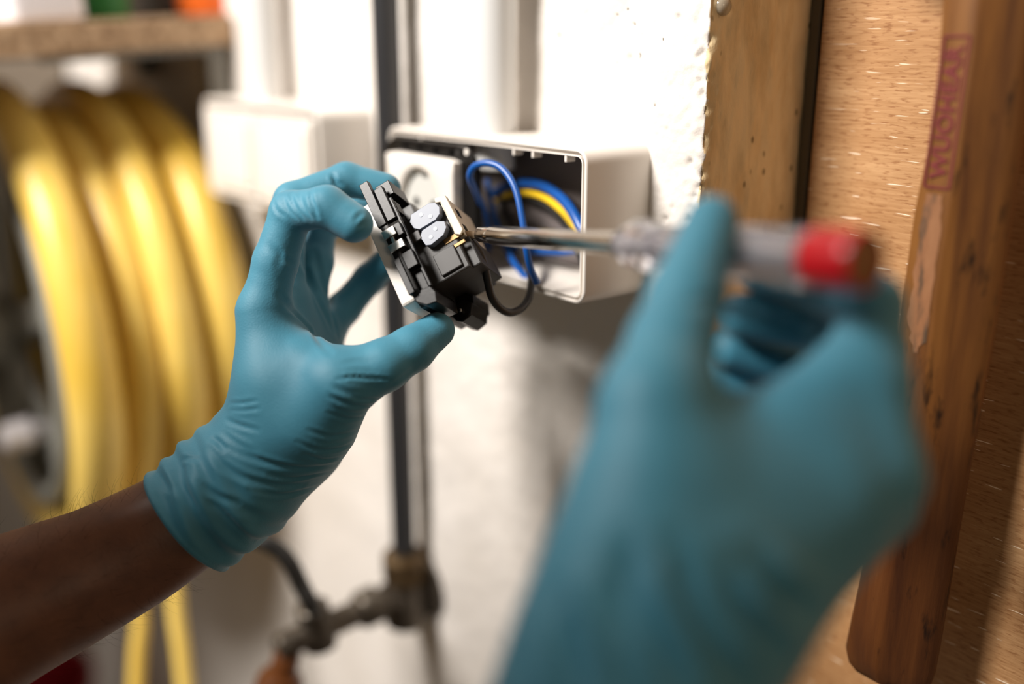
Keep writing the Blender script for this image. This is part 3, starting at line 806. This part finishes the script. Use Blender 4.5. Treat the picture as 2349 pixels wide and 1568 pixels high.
    for P_, dots in ((A, ((-11, 16.5), (-7.6, 20.5))), (B, ((-0.4, 20.0), (2.2, 16.2)))):
        lv = poly('lever', fw, P_, 8.6, 13.5, 0.2, M['lever'], t)
        for u, v in dots:
            lathe('lever_dot', SW.p(u, v, 8.7), -SW.w, [(0, 0.0012), (0.00025, 0.0011), (0.0003, 0)], M['lever_dot'], lv, n=14)
    sbox('lever_stem', (-5.0, 0.4), (4.5, 12.0), (8.4, 12.5), 0.5, 'dark_grey', t)
    # cream terminal plate with a raised lip
    bm = bmesh.new()
    bm_box(bm, SW, ((-15.5, 6.5), (27, 30.5), (12, 50)), 0.5)
    bm_poly(bm, SW, [(-16.5, 25.5), (-14, 25), (-13, 27.5), (-2, 28), (6, 27), (8, 29.5), (6, 31.8), (-15, 31.2)], 11.2, 15, 0.4)
    smooth_angle(from_bm('terminal_plate', bm, M['cream'], t), 20)
    bm = bmesh.new()
    bm_box(bm, SW, ((5, 8), (20, 31), (12.6, 14)), 0.3); bm_box(bm, SW, ((10, 12), (21, 30), (12.6, 14)), 0.3)
    from_bm('contact', bm, Mat('contact_brass', srgb(120, 96, 60), 0.4, 0.6).m, t)
    for u in (-9, 0.5):
        sbox('terminal_hole', (u - 2.2, u + 2.2), (30.2, 30.75), (22, 27), 0.1, 'black_plastic', t)
    return t
light_switch()

# ------------------------------------------------------------------ voltage tester screwdriver in the right hand
def screwdriver():
    A, B = at(1100, 537, 0.4935), at(1990, 598, 0.300)
    L = (B - A).length
    ax = (B - A).normalized()
    t = empty('screwdriver', A)
    tag(t, 'chrome screwdriver with clear handle and red end cap held by the right hand', 'screwdriver')
    q = lambda px: ((at(px, 560, 0.4) - A).length)
    def along(px):
        # parameter on the axis whose picture column is px
        lo, hi = 0.0, 1.0
        for _ in range(40):
            m = (lo + hi) / 2
            P_ = np.array(A + (B - A) * m) - CAM
            x = IW / 2 + FPX * (P_ @ cR) / (P_ @ cF)
            if x < px: lo = m
            else: hi = m
        return lo * L
    s1, s2, s3, s4, s5 = along(1132), along(1425), along(1455), along(1500), along(1872)
    # blade: flat wedge
    tip = at(1064, 541, 0.5005)
    a, u, v = basis(tip - A)
    side = Vector(cU).normalized(); side = (side - a * side.dot(a)).normalized()
    thin = a.cross(side)
    bl = (tip - A).length
    loops = []
    for h, wd, th in ((-0.004, 0.0017, 0.0016), (0.0, 0.0017, 0.0016), (bl * 0.4, 0.0020, 0.0010), (bl, 0.0024, 0.0004)):
        loops.append([A + a * h + side * (wd * sx) + thin * (th * sy) for sx, sy in ((-1, -1), (1, -1), (1, 1), (-1, 1))])
    loft('blade', loops, M['blade'], t)
    lathe('shaft', A, ax, [(-0.0006, 0.0020), (0.0, 0.0030), (0.0012, 0.0039), (s1 * 0.9, 0.0041), (s1 * 0.92, 0.0044), (s1, 0.0044), (s1 + 0.0006, 0.0047), (s2, 0.0047), (s2, 0.003)], M['chrome'], t, n=40)
    lathe('collar', A, ax, [(s2 - 0.001, 0.0048), (s2, 0.0060), (s3 - 0.003, 0.0062), (s3, 0.0096), (s4 - 0.004, 0.0104), (s4, 0.0085), (s4 + 0.006, 0.0080)], M['acrylic'], t, n=8, ang=20)
    lathe('grip', A, ax, [(s4 + 0.004, 0.0075), (s4 + 0.010, 0.0088), (s4 + 0.02, 0.0096), (s5, 0.0098), (s5 + 0.001, 0.0085)], M['acrylic'], t, n=10, ang=20)
    lathe('core', A, ax, [(s3 - 0.01, 0.0025), (s4 + 0.02, 0.0025), (s4 + 0.02, 0.0042), (s5 - 0.004, 0.0042)], M['acrylic_core'], t, n=20)
    cp = lathe('end_cap', A, ax, [(s5 - 0.0015, 0.0085), (s5, 0.0094), (s5 + 0.002, 0.0098), (L - 0.004, 0.0098), (L - 0.001, 0.0096), (L - 0.0003, 0.0092), (L - 0.0002, 0.0088), (L - 0.002, 0.0086)], M['red_cap'], t, n=40)
    cp['label'] = 'red end cap'
    lathe('touch_contact', A, ax, [(L - 0.003, 0.0086), (L - 0.0012, 0.0086), (L - 0.0006, 0.005), (L - 0.0005, 0.0)], M['cap_end'], t, n=28)
    return t
screwdriver()

# ------------------------------------------------------------------ gloved hands: signed distance skeletons turned into one continuous surface each
def smin(a, b, k):
    h = np.maximum(k - np.abs(a - b), 0) / k
    return np.minimum(a, b) - h * h * k * 0.25
def cone(p, a, ra, b, rb, flat=None):
    ba = b - a
    pa = p - a
    h = np.clip(pa @ ba / (ba @ ba), 0, 1)
    q = pa - h[:, None] * ba
    if flat is not None:
        n, s = flat
        q = q + np.outer(q @ n, n) * (s - 1)
    return np.sqrt((q * q).sum(1)) - (ra + (rb - ra) * h)
def chain_sdf(p, chain, k):
    d = None
    for (a, ra, b, rb, fl) in chain:
        e = cone(p, a, ra, b, rb, fl)
        d = e if d is None else smin(d, e, k)
    return d
def hand_sdf(hand):
    def f(p):
        palm = chain_sdf(p, hand['palm'], hand['kp'])
        res = None
        for ch in hand['fingers']:
            e = smin(palm, chain_sdf(p, ch['c'], 0.003), ch['k'])
            res = e if res is None else smin(res, e, 0.0014)
        if hand.get('cut') is not None:
            o, n = hand['cut']
            c = (p - o) @ n
            res = -smin(-res, -c, 0.002)
        return res
    return f
def surface_nets(f, lo, hi, vox):
    lo = np.asarray(lo); hi = np.asarray(hi)
    n = np.ceil((hi - lo) / vox).astype(int) + 1
    cstep = 5
    nc = (n // cstep) + 2
    g = [lo[i] + np.arange(nc[i]) * vox * cstep for i in range(3)]
    Pc = np.stack(np.meshgrid(*g, indexing='ij'), -1).reshape(-1, 3)
    Dc = f(Pc).reshape(nc)
    idx = [np.minimum((np.arange(n[i]) + cstep // 2) // cstep, nc[i] - 1) for i in range(3)]
    D = Dc[np.ix_(*idx)].astype(np.float64)
    band = np.abs(D) < vox * cstep * 1.35
    ii = np.argwhere(band)
    for s in range(0, len(ii), 400000):
        q = ii[s:s + 400000]
        D[q[:, 0], q[:, 1], q[:, 2]] = f(lo + q * vox)
    S = D < 0
    c = np.zeros(n - 1, int)
    for dx in (0, 1):
        for dy in (0, 1):
            for dz in (0, 1):
                c += S[dx:n[0] - 1 + dx, dy:n[1] - 1 + dy, dz:n[2] - 1 + dz]
    act = (c > 0) & (c < 8)
    cells = np.argwhere(act)
    vid = -np.ones(n - 1, int)
    vid[act] = np.arange(len(cells))
    acc = np.zeros((len(cells), 3)); cnt = np.zeros(len(cells))
    cor = [(x, y, z) for x in (0, 1) for y in (0, 1) for z in (0, 1)]
    for a in cor:
        for b in cor:
            if a < b and sum(abs(i - j) for i, j in zip(a, b)) == 1:
                da = D[cells[:, 0] + a[0], cells[:, 1] + a[1], cells[:, 2] + a[2]]
                db = D[cells[:, 0] + b[0], cells[:, 1] + b[1], cells[:, 2] + b[2]]
                m = (da < 0) != (db < 0)
                t = np.where(m, da / np.where(m, da - db, 1), 0)
                pos = np.array(a) + t[:, None] * (np.array(b) - np.array(a))
                acc[m] += pos[m]; cnt[m] += 1
    V = lo + (cells + acc / cnt[:, None]) * vox
    faces = []
    for axn in range(3):
        o1, o2 = [(1, 2), (2, 0), (0, 1)][axn]
        sl0 = [slice(None)] * 3; sl1 = [slice(None)] * 3
        sl0[axn] = slice(0, -1); sl1[axn] = slice(1, None)
        ch = S[tuple(sl0)] != S[tuple(sl1)]
        e = np.argwhere(ch)
        ok = (e[:, o1] > 0) & (e[:, o2] > 0) & (e[:, o1] < n[o1] - 1) & (e[:, o2] < n[o2] - 1)
        e = e[ok]
        sgn = S[e[:, 0], e[:, 1], e[:, 2]]
        def vv(d1, d2):
            q = e.copy(); q[:, o1] -= d1; q[:, o2] -= d2
            return vid[q[:, 0], q[:, 1], q[:, 2]]
        quad = np.stack([vv(1, 1), vv(0, 1), vv(0, 0), vv(1, 0)], 1)
        quad[~sgn] = quad[~sgn][:, ::-1]
        faces.append(quad)
    F_ = np.concatenate(faces)
    F_ = F_[(F_ >= 0).all(1)]
    for _ in range(3):
        d, g = grad(f, V)
        V = V - g * np.clip(d, -vox, vox)[:, None] * 0.9
    return V, F_
def grad(f, V, e=0.0004):
    K = np.array([(1, -1, -1), (-1, -1, 1), (-1, 1, -1), (1, 1, 1)], float)
    vals = [f(V + k_ * e) for k_ in K]
    g = sum(v[:, None] * k_ for v, k_ in zip(vals, K))
    g /= np.linalg.norm(g, axis=1)[:, None] + 1e-12
    return sum(vals) / 4, g
def trace(f, pts):
    """follow view rays to the glove surface (creases are laid on it there)"""
    d0 = np.array([((x - IW / 2) / FPX, (y - IH / 2) / FPX, 1.0) for x, y in pts])
    ln = np.linalg.norm(d0, axis=1)
    t = np.full(len(pts), 0.22)
    for _ in range(90):
        t = t + f(d0 * t[:, None]) / ln * 0.8
        t = np.clip(t, 0.2, 0.75)
    return d0 * t[:, None], np.abs(f(d0 * t[:, None])) < 0.002
def dense(pts, n=7):
    return [(p.x, p.y) for p in spline([Vector((x, y, 0)) for x, y in pts], n)]
def creases(f, V, N, strokes):
    disp = np.zeros(len(V))
    for pts, depth, width in strokes:
        q = dense(pts)
        P3, ok = trace(f, q)
        m = len(P3)
        best = np.full(len(V), 1.0); bt = np.zeros(len(V))
        lo = P3.min(0) - width * 5; hi = P3.max(0) + width * 5
        sel = np.where(((V > lo) & (V < hi)).all(1))[0]
        Vs = V[sel]
        bs = np.full(len(sel), 1.0); bts = np.zeros(len(sel))
        for i in range(m - 1):
            if not (ok[i] and ok[i + 1]) or np.linalg.norm(P3[i + 1] - P3[i]) > 0.012: continue
            ba = P3[i + 1] - P3[i]
            h = np.clip((Vs - P3[i]) @ ba / (ba @ ba + 1e-12), 0, 1)
            d = np.linalg.norm(Vs - P3[i] - h[:, None] * ba, axis=1)
            u = d < bs
            bs[u] = d[u]; bts[u] = ((i + h) / (m - 1))[u]
        tap = np.sqrt(np.clip(np.sin(np.pi * np.clip(bts, 0.02, 0.98)), 0, 1))
        x = bs / width
        prof = -np.exp(-x * x) + 0.55 * np.exp(-((x - 1.7) / 0.8) ** 2)
        disp[sel] += depth * tap * prof
    return V + N * disp[:, None]
def build_glove(hand, lo, hi, vox, strokes, parent, label, extra=None):
    f = hand_sdf(hand)
    V, F_ = surface_nets(f, lo, hi, vox)
    d, N = grad(f, V)
    if extra is not None: V = extra(V, N)
    V = creases(f, V, N, strokes)
    Wd = c2w(V)
    me = bpy.data.meshes.new('glove')
    me.vertices.add(len(Wd)); me.vertices.foreach_set('co', Wd.astype(np.float32).ravel())
    me.loops.add(F_.size); me.loops.foreach_set('vertex_index', F_.astype(np.int32).ravel())
    me.polygons.add(len(F_))
    me.polygons.foreach_set('loop_start', np.arange(0, F_.size, 4, dtype=np.int32))
    me.polygons.foreach_set('loop_total', np.full(len(F_), 4, np.int32))
    me.update(calc_edges=True); me.validate()
    bm = bmesh.new(); bm.from_mesh(me); bmesh.ops.recalc_face_normals(bm, faces=bm.faces); bm.to_mesh(me); bm.free()
    o = link('glove', me, M['glove'], parent, smooth=True)
    o['label'] = label
    return o
mm = 0.001
def seg(a, ra, b, rb, fl=None): return (cs(*a), ra * mm, cs(*b), rb * mm, fl)
def finger(js, k=0.008):
    """js: (px, py, depth, radius mm) joint list"""
    return {'c': [seg(a[:3], a[3], b[:3], b[3]) for a, b in zip(js, js[1:])], 'k': k}
def unit(v): v = np.asarray(v, float); return v / np.linalg.norm(v)

person = empty('person', (-0.2, -0.55, 0.0))
tag(person, 'person in teal gloves wiring a switch, bare left forearm', 'person')

# ---- left hand
pn = unit((0.75, 0.1, -0.45))            # palm normal of the left hand
LEFT = {'kp': 0.014, 'palm': [
    seg((650, 985, 0.500), 24, (604, 715, 0.497), 12.5),          # index metacarpal
    seg((660, 1000, 0.512), 22, (650, 700, 0.520), 12.5),         # middle
    seg((675, 1000, 0.522), 21, (694, 712, 0.540), 12),           # ring
    seg((690, 1000, 0.530), 20, (738, 765, 0.553), 11.5),         # little
    seg((720, 960, 0.492), 21, (775, 880, 0.482), 15.5),          # thenar
    seg((640, 880, 0.492), 17, (700, 850, 0.492), 16),
    seg((650, 985, 0.508), 27, (545, 1105, 0.506), 27.5, (unit((0.45, 0.5, -0.6)), 0.98)),
    seg((545, 1105, 0.506), 28, (400, 1218, 0.503), 31),
    ], 'fingers': [
    finger([(604, 715, 0.497, 12), (632, 600, 0.494, 10.8), (668, 487, 0.490, 10.2), (750, 474, 0.478, 9.8), (812, 512, 0.477, 9.3)], 0.006),
    finger([(650, 700, 0.520, 12), (650, 570, 0.525, 10.5), (672, 462, 0.528, 10.0), (795, 412, 0.533, 9.0), (884, 432, 0.533, 8.2)], 0.006),
    finger([(694, 712, 0.540, 11.5), (722, 600, 0.548, 10.0), (732, 520, 0.555, 9.5), (815, 478, 0.560, 8.5), (880, 500, 0.556, 8.0)], 0.005),
    finger([(738, 765, 0.553, 11), (790, 706, 0.566, 9.2), (846, 640, 0.568, 8.6), (902, 588, 0.560, 7.8)], 0.006),
    finger([(730, 940, 0.490, 20), (782, 880, 0.480, 15.2), (880, 838, 0.482, 12.6), (945, 800, 0.488, 11.0), (1002, 757, 0.496, 9.0)], 0.010),
    ], 'cut': (cs(424, 1192, 0.503), unit((-0.80, 0.60, -0.05)))}
o2 = lambda pts: [(500 + x / 2.529, 340 + y / 2.529) for x, y in pts]
o4 = lambda pts: [(300 + x / 3.016, 800 + y / 3.016) for x, y in pts]
LS = [(o2(p), d * mm, w * mm) for p, d, w in (
    ([(320, 300), (340, 360), (385, 395)], 0.6, 1.1), ([(375, 285), (405, 350), (455, 405)], 0.6, 1.0),
    ([(420, 262), (445, 330), (495, 410)], 0.7, 1.0), ([(470, 250), (495, 330), (540, 405)], 0.6, 1.0),
    ([(540, 232), (538, 285), (556, 345), (575, 400)], 1.3, 1.2), ([(665, 150), (682, 195), (715, 218)], 1.2, 1.3),
    ([(840, 370), (810, 400), (795, 425)], 0.5, 1.3), ([(870, 430), (840, 440), (815, 455)], 0.4, 1.2),
    ([(355, 850), (430, 940), (540, 1060), (650, 1190)], 0.8, 1.8), ([(350, 600), (385, 645), (440, 665)], 0.6, 1.4),
    ([(300, 570), (350, 620), (350, 700)], 0.5, 2.0), ([(480, 610), (520, 760), (590, 900), (660, 1050)], 0.9, 2.2),
    ([(560, 600), (590, 720), (640, 880), (690, 1080)], 0.8, 2.0),
    ([(690, 1338), (780, 1326), (880, 1332), (1000, 1340)], 0.9, 0.9), ([(670, 1375), (740, 1405), (850, 1425)], 0.5, 1.3),
    ([(640, 1430), (720, 1470), (840, 1490)], 0.6, 1.4), ([(700, 1250), (800, 1235), (900, 1240)], 0.25, 1.6),
    ([(1000, 1370), (1080, 1320), (1150, 1260)], 0.3, 1.6),
)] + [(o4(p), d * mm, w * mm) for p, d, w in (
    ([(680, 377), (760, 377), (870, 362)], 0.8, 1.0), ([(690, 420), (780, 422), (890, 412)], 0.7, 1.0),
    ([(660, 490), (760, 530), (880, 562)], 0.8, 1.2), ([(640, 590), (740, 660), (860, 720)], 0.7, 1.5),
    ([(620, 640), (780, 730), (1000, 800), (1200, 825), (1420, 800)], 0.9, 1.6),
    ([(540, 690), (640, 810), (800, 900), (1000, 945), (1200, 930)], 1.0, 1.8),
    ([(395, 760), (450, 900), (580, 1010), (740, 1070)], 1.1, 1.6),
    ([(1150, 640), (1280, 695), (1430, 692), (1540, 650)], 0.8, 1.2), ([(1200, 730), (1340, 768), (1500, 735)], 0.7, 1.2),
    ([(960, 872), (1120, 895), (1380, 850)], 0.7, 1.2), ([(830, 960), (1050, 1008), (1300, 950)], 0.8, 1.5),
    ([(1370, 440), (1490, 482), (1620, 470)], 0.7, 1.1), ([(1390, 330), (1540, 395), (1690, 385)], 0.7, 1.1),
    ([(1420, 270), (1580, 345), (1740, 345)], 0.6, 1.1), ([(1230, 560), (1380, 605), (1560, 570)], 0.7, 1.2),
    ([(430, 840), (500, 1010), (700, 1200), (900, 1350)], 0.9, 1.6), ([(200, 860), (240, 930), (300, 990)], 0.9, 2.2),
    ([(300, 860), (360, 980), (450, 1080)], 0.9, 2.0), ([(600, 1000), (800, 1120), (1050, 1180)], 0.5, 2.2),
    ([(560, 620), (600, 640), (650, 700)], 0.9, 1.4), ([(340, 760), (420, 760), (460, 770)], 0.8, 1.4),
)]
cutO, cutN = LEFT['cut']
def left_extra(V, N):
    c = (V - cutO) @ cutN
    bead = np.exp(-((c + 0.0016) / 0.0012) ** 2) * 0.0009
    # loose folds around the cuff
    a = np.arctan2((V - cutO) @ unit(np.cross(cutN, (0, 0, 1))), (V - cutO)[:, 2])
    loose = np.exp(-((c + 0.018) / 0.02) ** 2)
    fold = loose * (0.0013 * np.sin(c * 520 + 2.2 * np.sin(a * 2)) + 0.0009 * np.sin(a * 5 + c * 120))
    return V + N * (bead + fold)[:, None]
build_glove(LEFT, (-0.185, -0.105, 0.44), (0.0, 0.125, 0.60), 0.00115, LS, person, 'teal glove on the left hand pinching the switch', left_extra)

# ---- right hand
RIGHT = {'kp': 0.016, 'palm': [
    seg((1560, 1400, 0.292), 23, (1505, 930, 0.305), 16),         # thumb side
    seg((1640, 1420, 0.300), 24, (2010, 1090, 0.318), 13.5),      # index metacarpal
    seg((1600, 1460, 0.315), 22, (2010, 1150, 0.340), 12.5),      # middle
    seg((1570, 1480, 0.330), 20, (1960, 1200, 0.358), 12),        # ring
    seg((1540, 1490, 0.342), 19, (1890, 1250, 0.374), 12),        # little
    seg((1560, 1025, 0.312), 16, (1900, 1010, 0.322), 14),          # web
    seg((1840, 960, 0.322), 12, (1940, 860, 0.326), 12),
    seg((1480, 1130, 0.300), 19, (1840, 1130, 0.314), 18),
    seg((1470, 1290, 0.294), 24, (1700, 1260, 0.306), 22),
    seg((1440, 1420, 0.290), 27, (1600, 1380, 0.300), 26),
    seg((1560, 1400, 0.300), 29, (1430, 1600, 0.288), 31),
    seg((1430, 1600, 0.288), 31, (1300, 1860, 0.272), 33),
    ], 'fingers': [
    finger([(1505, 930, 0.305, 16), (1540, 790, 0.318, 14), (1575, 680, 0.328, 12.6), (1632, 510, 0.341, 9.2)], 0.010),
    finger([(2010, 1090, 0.318, 13), (2002, 880, 0.325, 12), (1996, 702, 0.334, 11.3), (1885, 650, 0.360, 9.8), (1740, 620, 0.380, 8.8)], 0.009),
    finger([(2010, 1150, 0.340, 12.5), (2006, 800, 0.356, 11), (1870, 745, 0.382, 9.6), (1705, 725, 0.388, 9.0)], 0.007),
    finger([(1960, 1200, 0.358, 12), (1950, 900, 0.382, 10.5), (1835, 845, 0.404, 9.4), (1680, 800, 0.404, 9.0)], 0.007),
    finger([(1890, 1250, 0.374, 11.5), (1870, 1000, 0.398, 9.5), (1770, 920, 0.414, 9.0), (1650, 860, 0.414, 8.6)], 0.007),
    ], 'cut': (cs(1310, 1835, 0.272), unit((-0.42, 0.86, -0.25)))}
RS = [(p, d * mm, w * mm) for p, d, w in (
    ([(1440, 1240), (1470, 1380), (1560, 1568)], 4.5, 4.5), ([(1540, 1260), (1600, 1400), (1700, 1560)], 4.5, 4.5),
    ([(1390, 1300), (1410, 1440), (1460, 1600)], 4.5, 4.5), ([(1640, 1300), (1700, 1400), (1790, 1480)], 4.5, 4.5),
    ([(1720, 1290), (1800, 1370), (1860, 1400)], 4.5, 4.5), ([(1300, 1380), (1320, 1480), (1350, 1600)], 4.5, 4.5),
    ([(1560, 700), (1620, 690), (1660, 680)], 0.6, 1.5), ([(1950, 720), (1990, 730), (2040, 715)], 0.6, 1.5),
)]
build_glove(RIGHT, (-0.02, -0.06, 0.215), (0.17, 0.165, 0.435), 0.0017, RS, person, 'teal glove on the right hand gripping the screwdriver')

# ---- forearms
def forearm(path, name='forearm'):
    """path: camera-space points with the two half widths (mm) across and along the view"""
    P_ = [Vector(c2w(np.array(p[:3]))[0]) for p in path]
    n = 9
    C_ = spline(P_, n)
    ra = np.interp(np.linspace(0, len(path) - 1, len(C_)), range(len(path)), [p[3] * mm for p in path])
    rb = np.interp(np.linspace(0, len(path) - 1, len(C_)), range(len(path)), [p[4] * mm for p in path])
    vd = Vector(cF)
    loops = []
    for i, c_ in enumerate(C_):
        t_ = (C_[min(i + 1, len(C_) - 1)] - C_[max(i - 1, 0)]).normalized()
        v = (vd - t_ * vd.dot(t_)).normalized()
        u = t_.cross(v)
        lp = []
        for k_ in range(48):
            a = 2 * math.pi * k_ / 48
            q = noise.noise(c_ * 30 + u * math.cos(a) * 1.3 + v * math.sin(a) * 1.3) * 0.0012
            ten = 0.0010 * math.exp(-((a - 2.3) / 0.25) ** 2) + 0.0012 * math.exp(-((a - 4.1) / 0.3) ** 2)
            lp.append(c_ + u * math.cos(a) * (ra[i] + q + ten) + v * math.sin(a) * (rb[i] + q + ten))
        loops.append(lp)
    o = loft(name, loops, M['skin'], person, ang=80)
    return o, loops
fa, loops = forearm([tuple(cs(520, 1120, 0.506)) + (25, 21), tuple(cs(424, 1190, 0.503)) + (27, 23), tuple(cs(230, 1300, 0.495)) + (31, 28), tuple(cs(0, 1405, 0.482)) + (37, 34), tuple(cs(-300, 1530, 0.46)) + (43, 40), tuple(cs(-620, 1650, 0.44)) + (46, 43)])
fa['label'] = 'bare brown left forearm in shadow'
forearm([tuple(cs(1400, 1660, 0.284)) + (27, 23), tuple(cs(1310, 1840, 0.272)) + (28, 25), (-0.03, 0.175, 0.235, 33, 30), (-0.08, 0.235, 0.19, 40, 37), (-0.12, 0.285, 0.15, 44, 41)])[0]['label'] = 'right forearm below the glove'
# fine hairs along the left forearm
rnd = random.Random(5)
cu = bpy.data.curves.new('arm_hair', 'CURVE'); cu.dimensions = '3D'; cu.bevel_depth = 0.00005; cu.bevel_resolution = 0
for _ in range(520):
    i = rnd.randrange(12, len(loops) - 8); k_ = rnd.randrange(48)
    p0 = loops[i][k_]; cen = sum((Vector(q) for q in loops[i]), Vector()) / 48
    nrm = (p0 - cen).normalized()
    al = (Vector(loops[i - 1][k_]) - p0).normalized()
    ln = rnd.uniform(0.005, 0.012)
    d1 = (nrm * 0.7 + al * rnd.uniform(-0.2, 0.9) + Vector((rnd.uniform(-.4, .4), rnd.uniform(-.4, .4), rnd.uniform(-.4, .4)))).normalized()
    s_ = cu.splines.new('POLY'); s_.points.add(3)
    for q in range(4):
        f_ = q / 3
        pp = p0 + d1 * ln * f_ + al * ln * 0.4 * f_ * f_
        s_.points[q].co = (pp.x, pp.y, pp.z, 1); s_.points[q].radius = 1 - 0.7 * f_
cu.materials.append(M['hair'])
ho = bpy.data.objects.new('arm_hair', cu); COL.objects.link(ho)
ho.parent = fa; ho['kind'] = 'stuff'; ho['label'] = 'fine dark hairs on the left forearm'

# ---- the rest of the person, out of view to the left of the camera: shirt, head
def sdf_object(name, f, lo, hi, vox, mat, parent):
    V, F_ = surface_nets(f, lo, hi, vox)
    Wd = c2w(V)
    me = bpy.data.meshes.new(name)
    me.from_pydata([tuple(v) for v in Wd], [], [tuple(q) for q in F_.tolist()])
    bm = bmesh.new(); bm.from_mesh(me); bmesh.ops.recalc_face_normals(bm, faces=bm.faces); bm.to_mesh(me); bm.free()
    return link(name, me, mat, parent, smooth=True)
A_ = np.array
shL, shR = A_((-0.455, -0.170, 0.285)), A_((-0.145, -0.035, -0.020))
elL, elR = A_((-0.39, 0.186, 0.423)), A_((-0.125, 0.288, 0.148))
dn = A_((0, 0.958, 0.287))
nk = (shL + shR) / 2 - dn * 0.05 + A_((-0.025, 0, -0.05))
body = [(shL, 0.062, elL, 0.052, None), (shR, 0.062, elR, 0.052, None), (shL, 0.066, shR, 0.066, None), (shL * 0.75 + shR * 0.25 - dn * 0.02, 0.062, shL * 0.3 + shR * 0.7 - dn * 0.03, 0.058, None),
        (shL + dn * 0.13 + A_((0.08, 0, -0.05)), 0.10, shR + dn * 0.13 + A_((-0.08, 0, 0.02)), 0.10, None),
        ((shL + shR) / 2 + dn * 0.2, 0.12, (shL + shR) / 2 + dn * 0.52, 0.13, None), (nk, 0.06, nk - dn * 0.04, 0.058, None)]
shirt_mat = Mat('navy_shirt_cloth', srgb(44, 48, 60), 0.85)
shirt_mat.bump(shirt_mat.noise(60, 4), 0.4, 0.004)
sdf_object('shirt', lambda p: chain_sdf(p, body, 0.05), (-0.62, -0.25, -0.2), (0.02, 0.72, 0.52), 0.007, shirt_mat.m, person)['label'] = 'dark navy shirt'
fw_ = unit((0.35, 0.22, 0.91)); rt_ = unit(np.cross(dn, fw_)); hc = A_((-0.305, -0.375, 0.010))
head = [(hc - fw_ * 0.02, 0.086, hc + fw_ * 0.012 - dn * 0.01, 0.082, None), (hc + dn * 0.04 + fw_ * 0.025, 0.066, hc + dn * 0.092 + fw_ * 0.052, 0.036, None),
        (hc + dn * 0.06 - fw_ * 0.01, 0.056, nk, 0.056, None)]
nose = [(hc + dn * 0.005 + fw_ * 0.094, 0.007, hc + dn * 0.038 + fw_ * 0.108, 0.011, None)]
ears = [(hc + dn * (0.0) + rt_ * sg * 0.078, 0.012, hc + dn * 0.03 + rt_ * sg * 0.076, 0.010, None) for sg in (-1, 1)]
lips = [(hc + dn * 0.066 + fw_ * 0.088 - rt_ * 0.016, 0.006, hc + dn * 0.066 + fw_ * 0.088 + rt_ * 0.016, 0.006, None)]
def head_f(p):
    d = chain_sdf(p, head, 0.03)
    d = smin(d, chain_sdf(p, nose, 0.004), 0.012)
    d = smin(d, chain_sdf(p, ears, 0.002), 0.008)
    return smin(d, chain_sdf(p, lips, 0.004), 0.008)
hd_o = sdf_object('head', head_f, hc - 0.16, hc + 0.22, 0.0045, M['skin'], person)
def hair_f(p):
    d = chain_sdf(p, head[:1], 0.01) - 0.008
    lim = (p - (hc + fw_ * 0.045 - dn * 0.02)) @ unit(fw_ * 0.75 + dn * 0.66)
    return -smin(-d, -lim, 0.01)
sdf_object('hair', hair_f, hc - 0.14, hc + 0.14, 0.0045, M['hair'], hd_o)
for sg in (-1, 1):
    ec = Vector(c2w(hc + dn * 0.004 + fw_ * 0.083 + rt_ * sg * 0.031)[0])
    ey = lathe('eye', ec, cvec(fw_), [(-0.012, 0.001), (-0.010, 0.007), (0, 0.012), (0.010, 0.007), (0.0118, 0.003), (0.012, 0.0)], M['jug_white'], hd_o, n=20)
    lathe('iris', ec, cvec(fw_), [(0.0104, 0.0058), (0.0116, 0.0045), (0.0122, 0.0)], M['dark_can'], hd_o, n=16)

# trousers and shoes, down to the floor
hipc = (shL + shR) / 2 + dn * 0.54
side = unit(shR - shL - dn * ((shR - shL) @ dn)); back = unit(np.cross(side, dn))
zf = float(c2w(hipc)[0][2])
def leg_pts(sg):
    h0 = hipc + side * sg * 0.085
    return h0, h0 + dn * (zf * 0.48), h0 + dn * (zf - 0.075)
legs = [(hipc - side * 0.06, 0.125, hipc + side * 0.06, 0.125, None)]
for sg in (-1, 1):
    h0, kn, an = leg_pts(sg)
    legs += [(h0, 0.098, kn, 0.068, None), (kn, 0.068, an, 0.058, None)]
tm = Mat('work_trouser_cloth', srgb(58, 56, 54), 0.85)
tm.bump(tm.noise(45, 4), 0.4, 0.005)
allp = np.array([q for l_ in legs for q in (l_[0], l_[2])])
sdf_object('trousers', lambda p: chain_sdf(p, legs, 0.03), allp.min(0) - 0.16, allp.max(0) + 0.16, 0.011, tm.m, person)['label'] = 'grey work trousers'
fdir = unit(fw_ - dn * (fw_ @ dn))
for sg in (-1, 1):
    an = leg_pts(sg)[2]
    sole = an + dn * 0.036
    sh_ = [(sole - fdir * 0.05, 0.036, sole + fdir * 0.13, 0.034, None), (an - fdir * 0.02, 0.05, sole + fdir * 0.05, 0.042, None)]
    sdf_object('shoe', lambda p: chain_sdf(p, sh_, 0.02), sole - 0.24, sole + 0.24, 0.008, M['dark_can'], person)
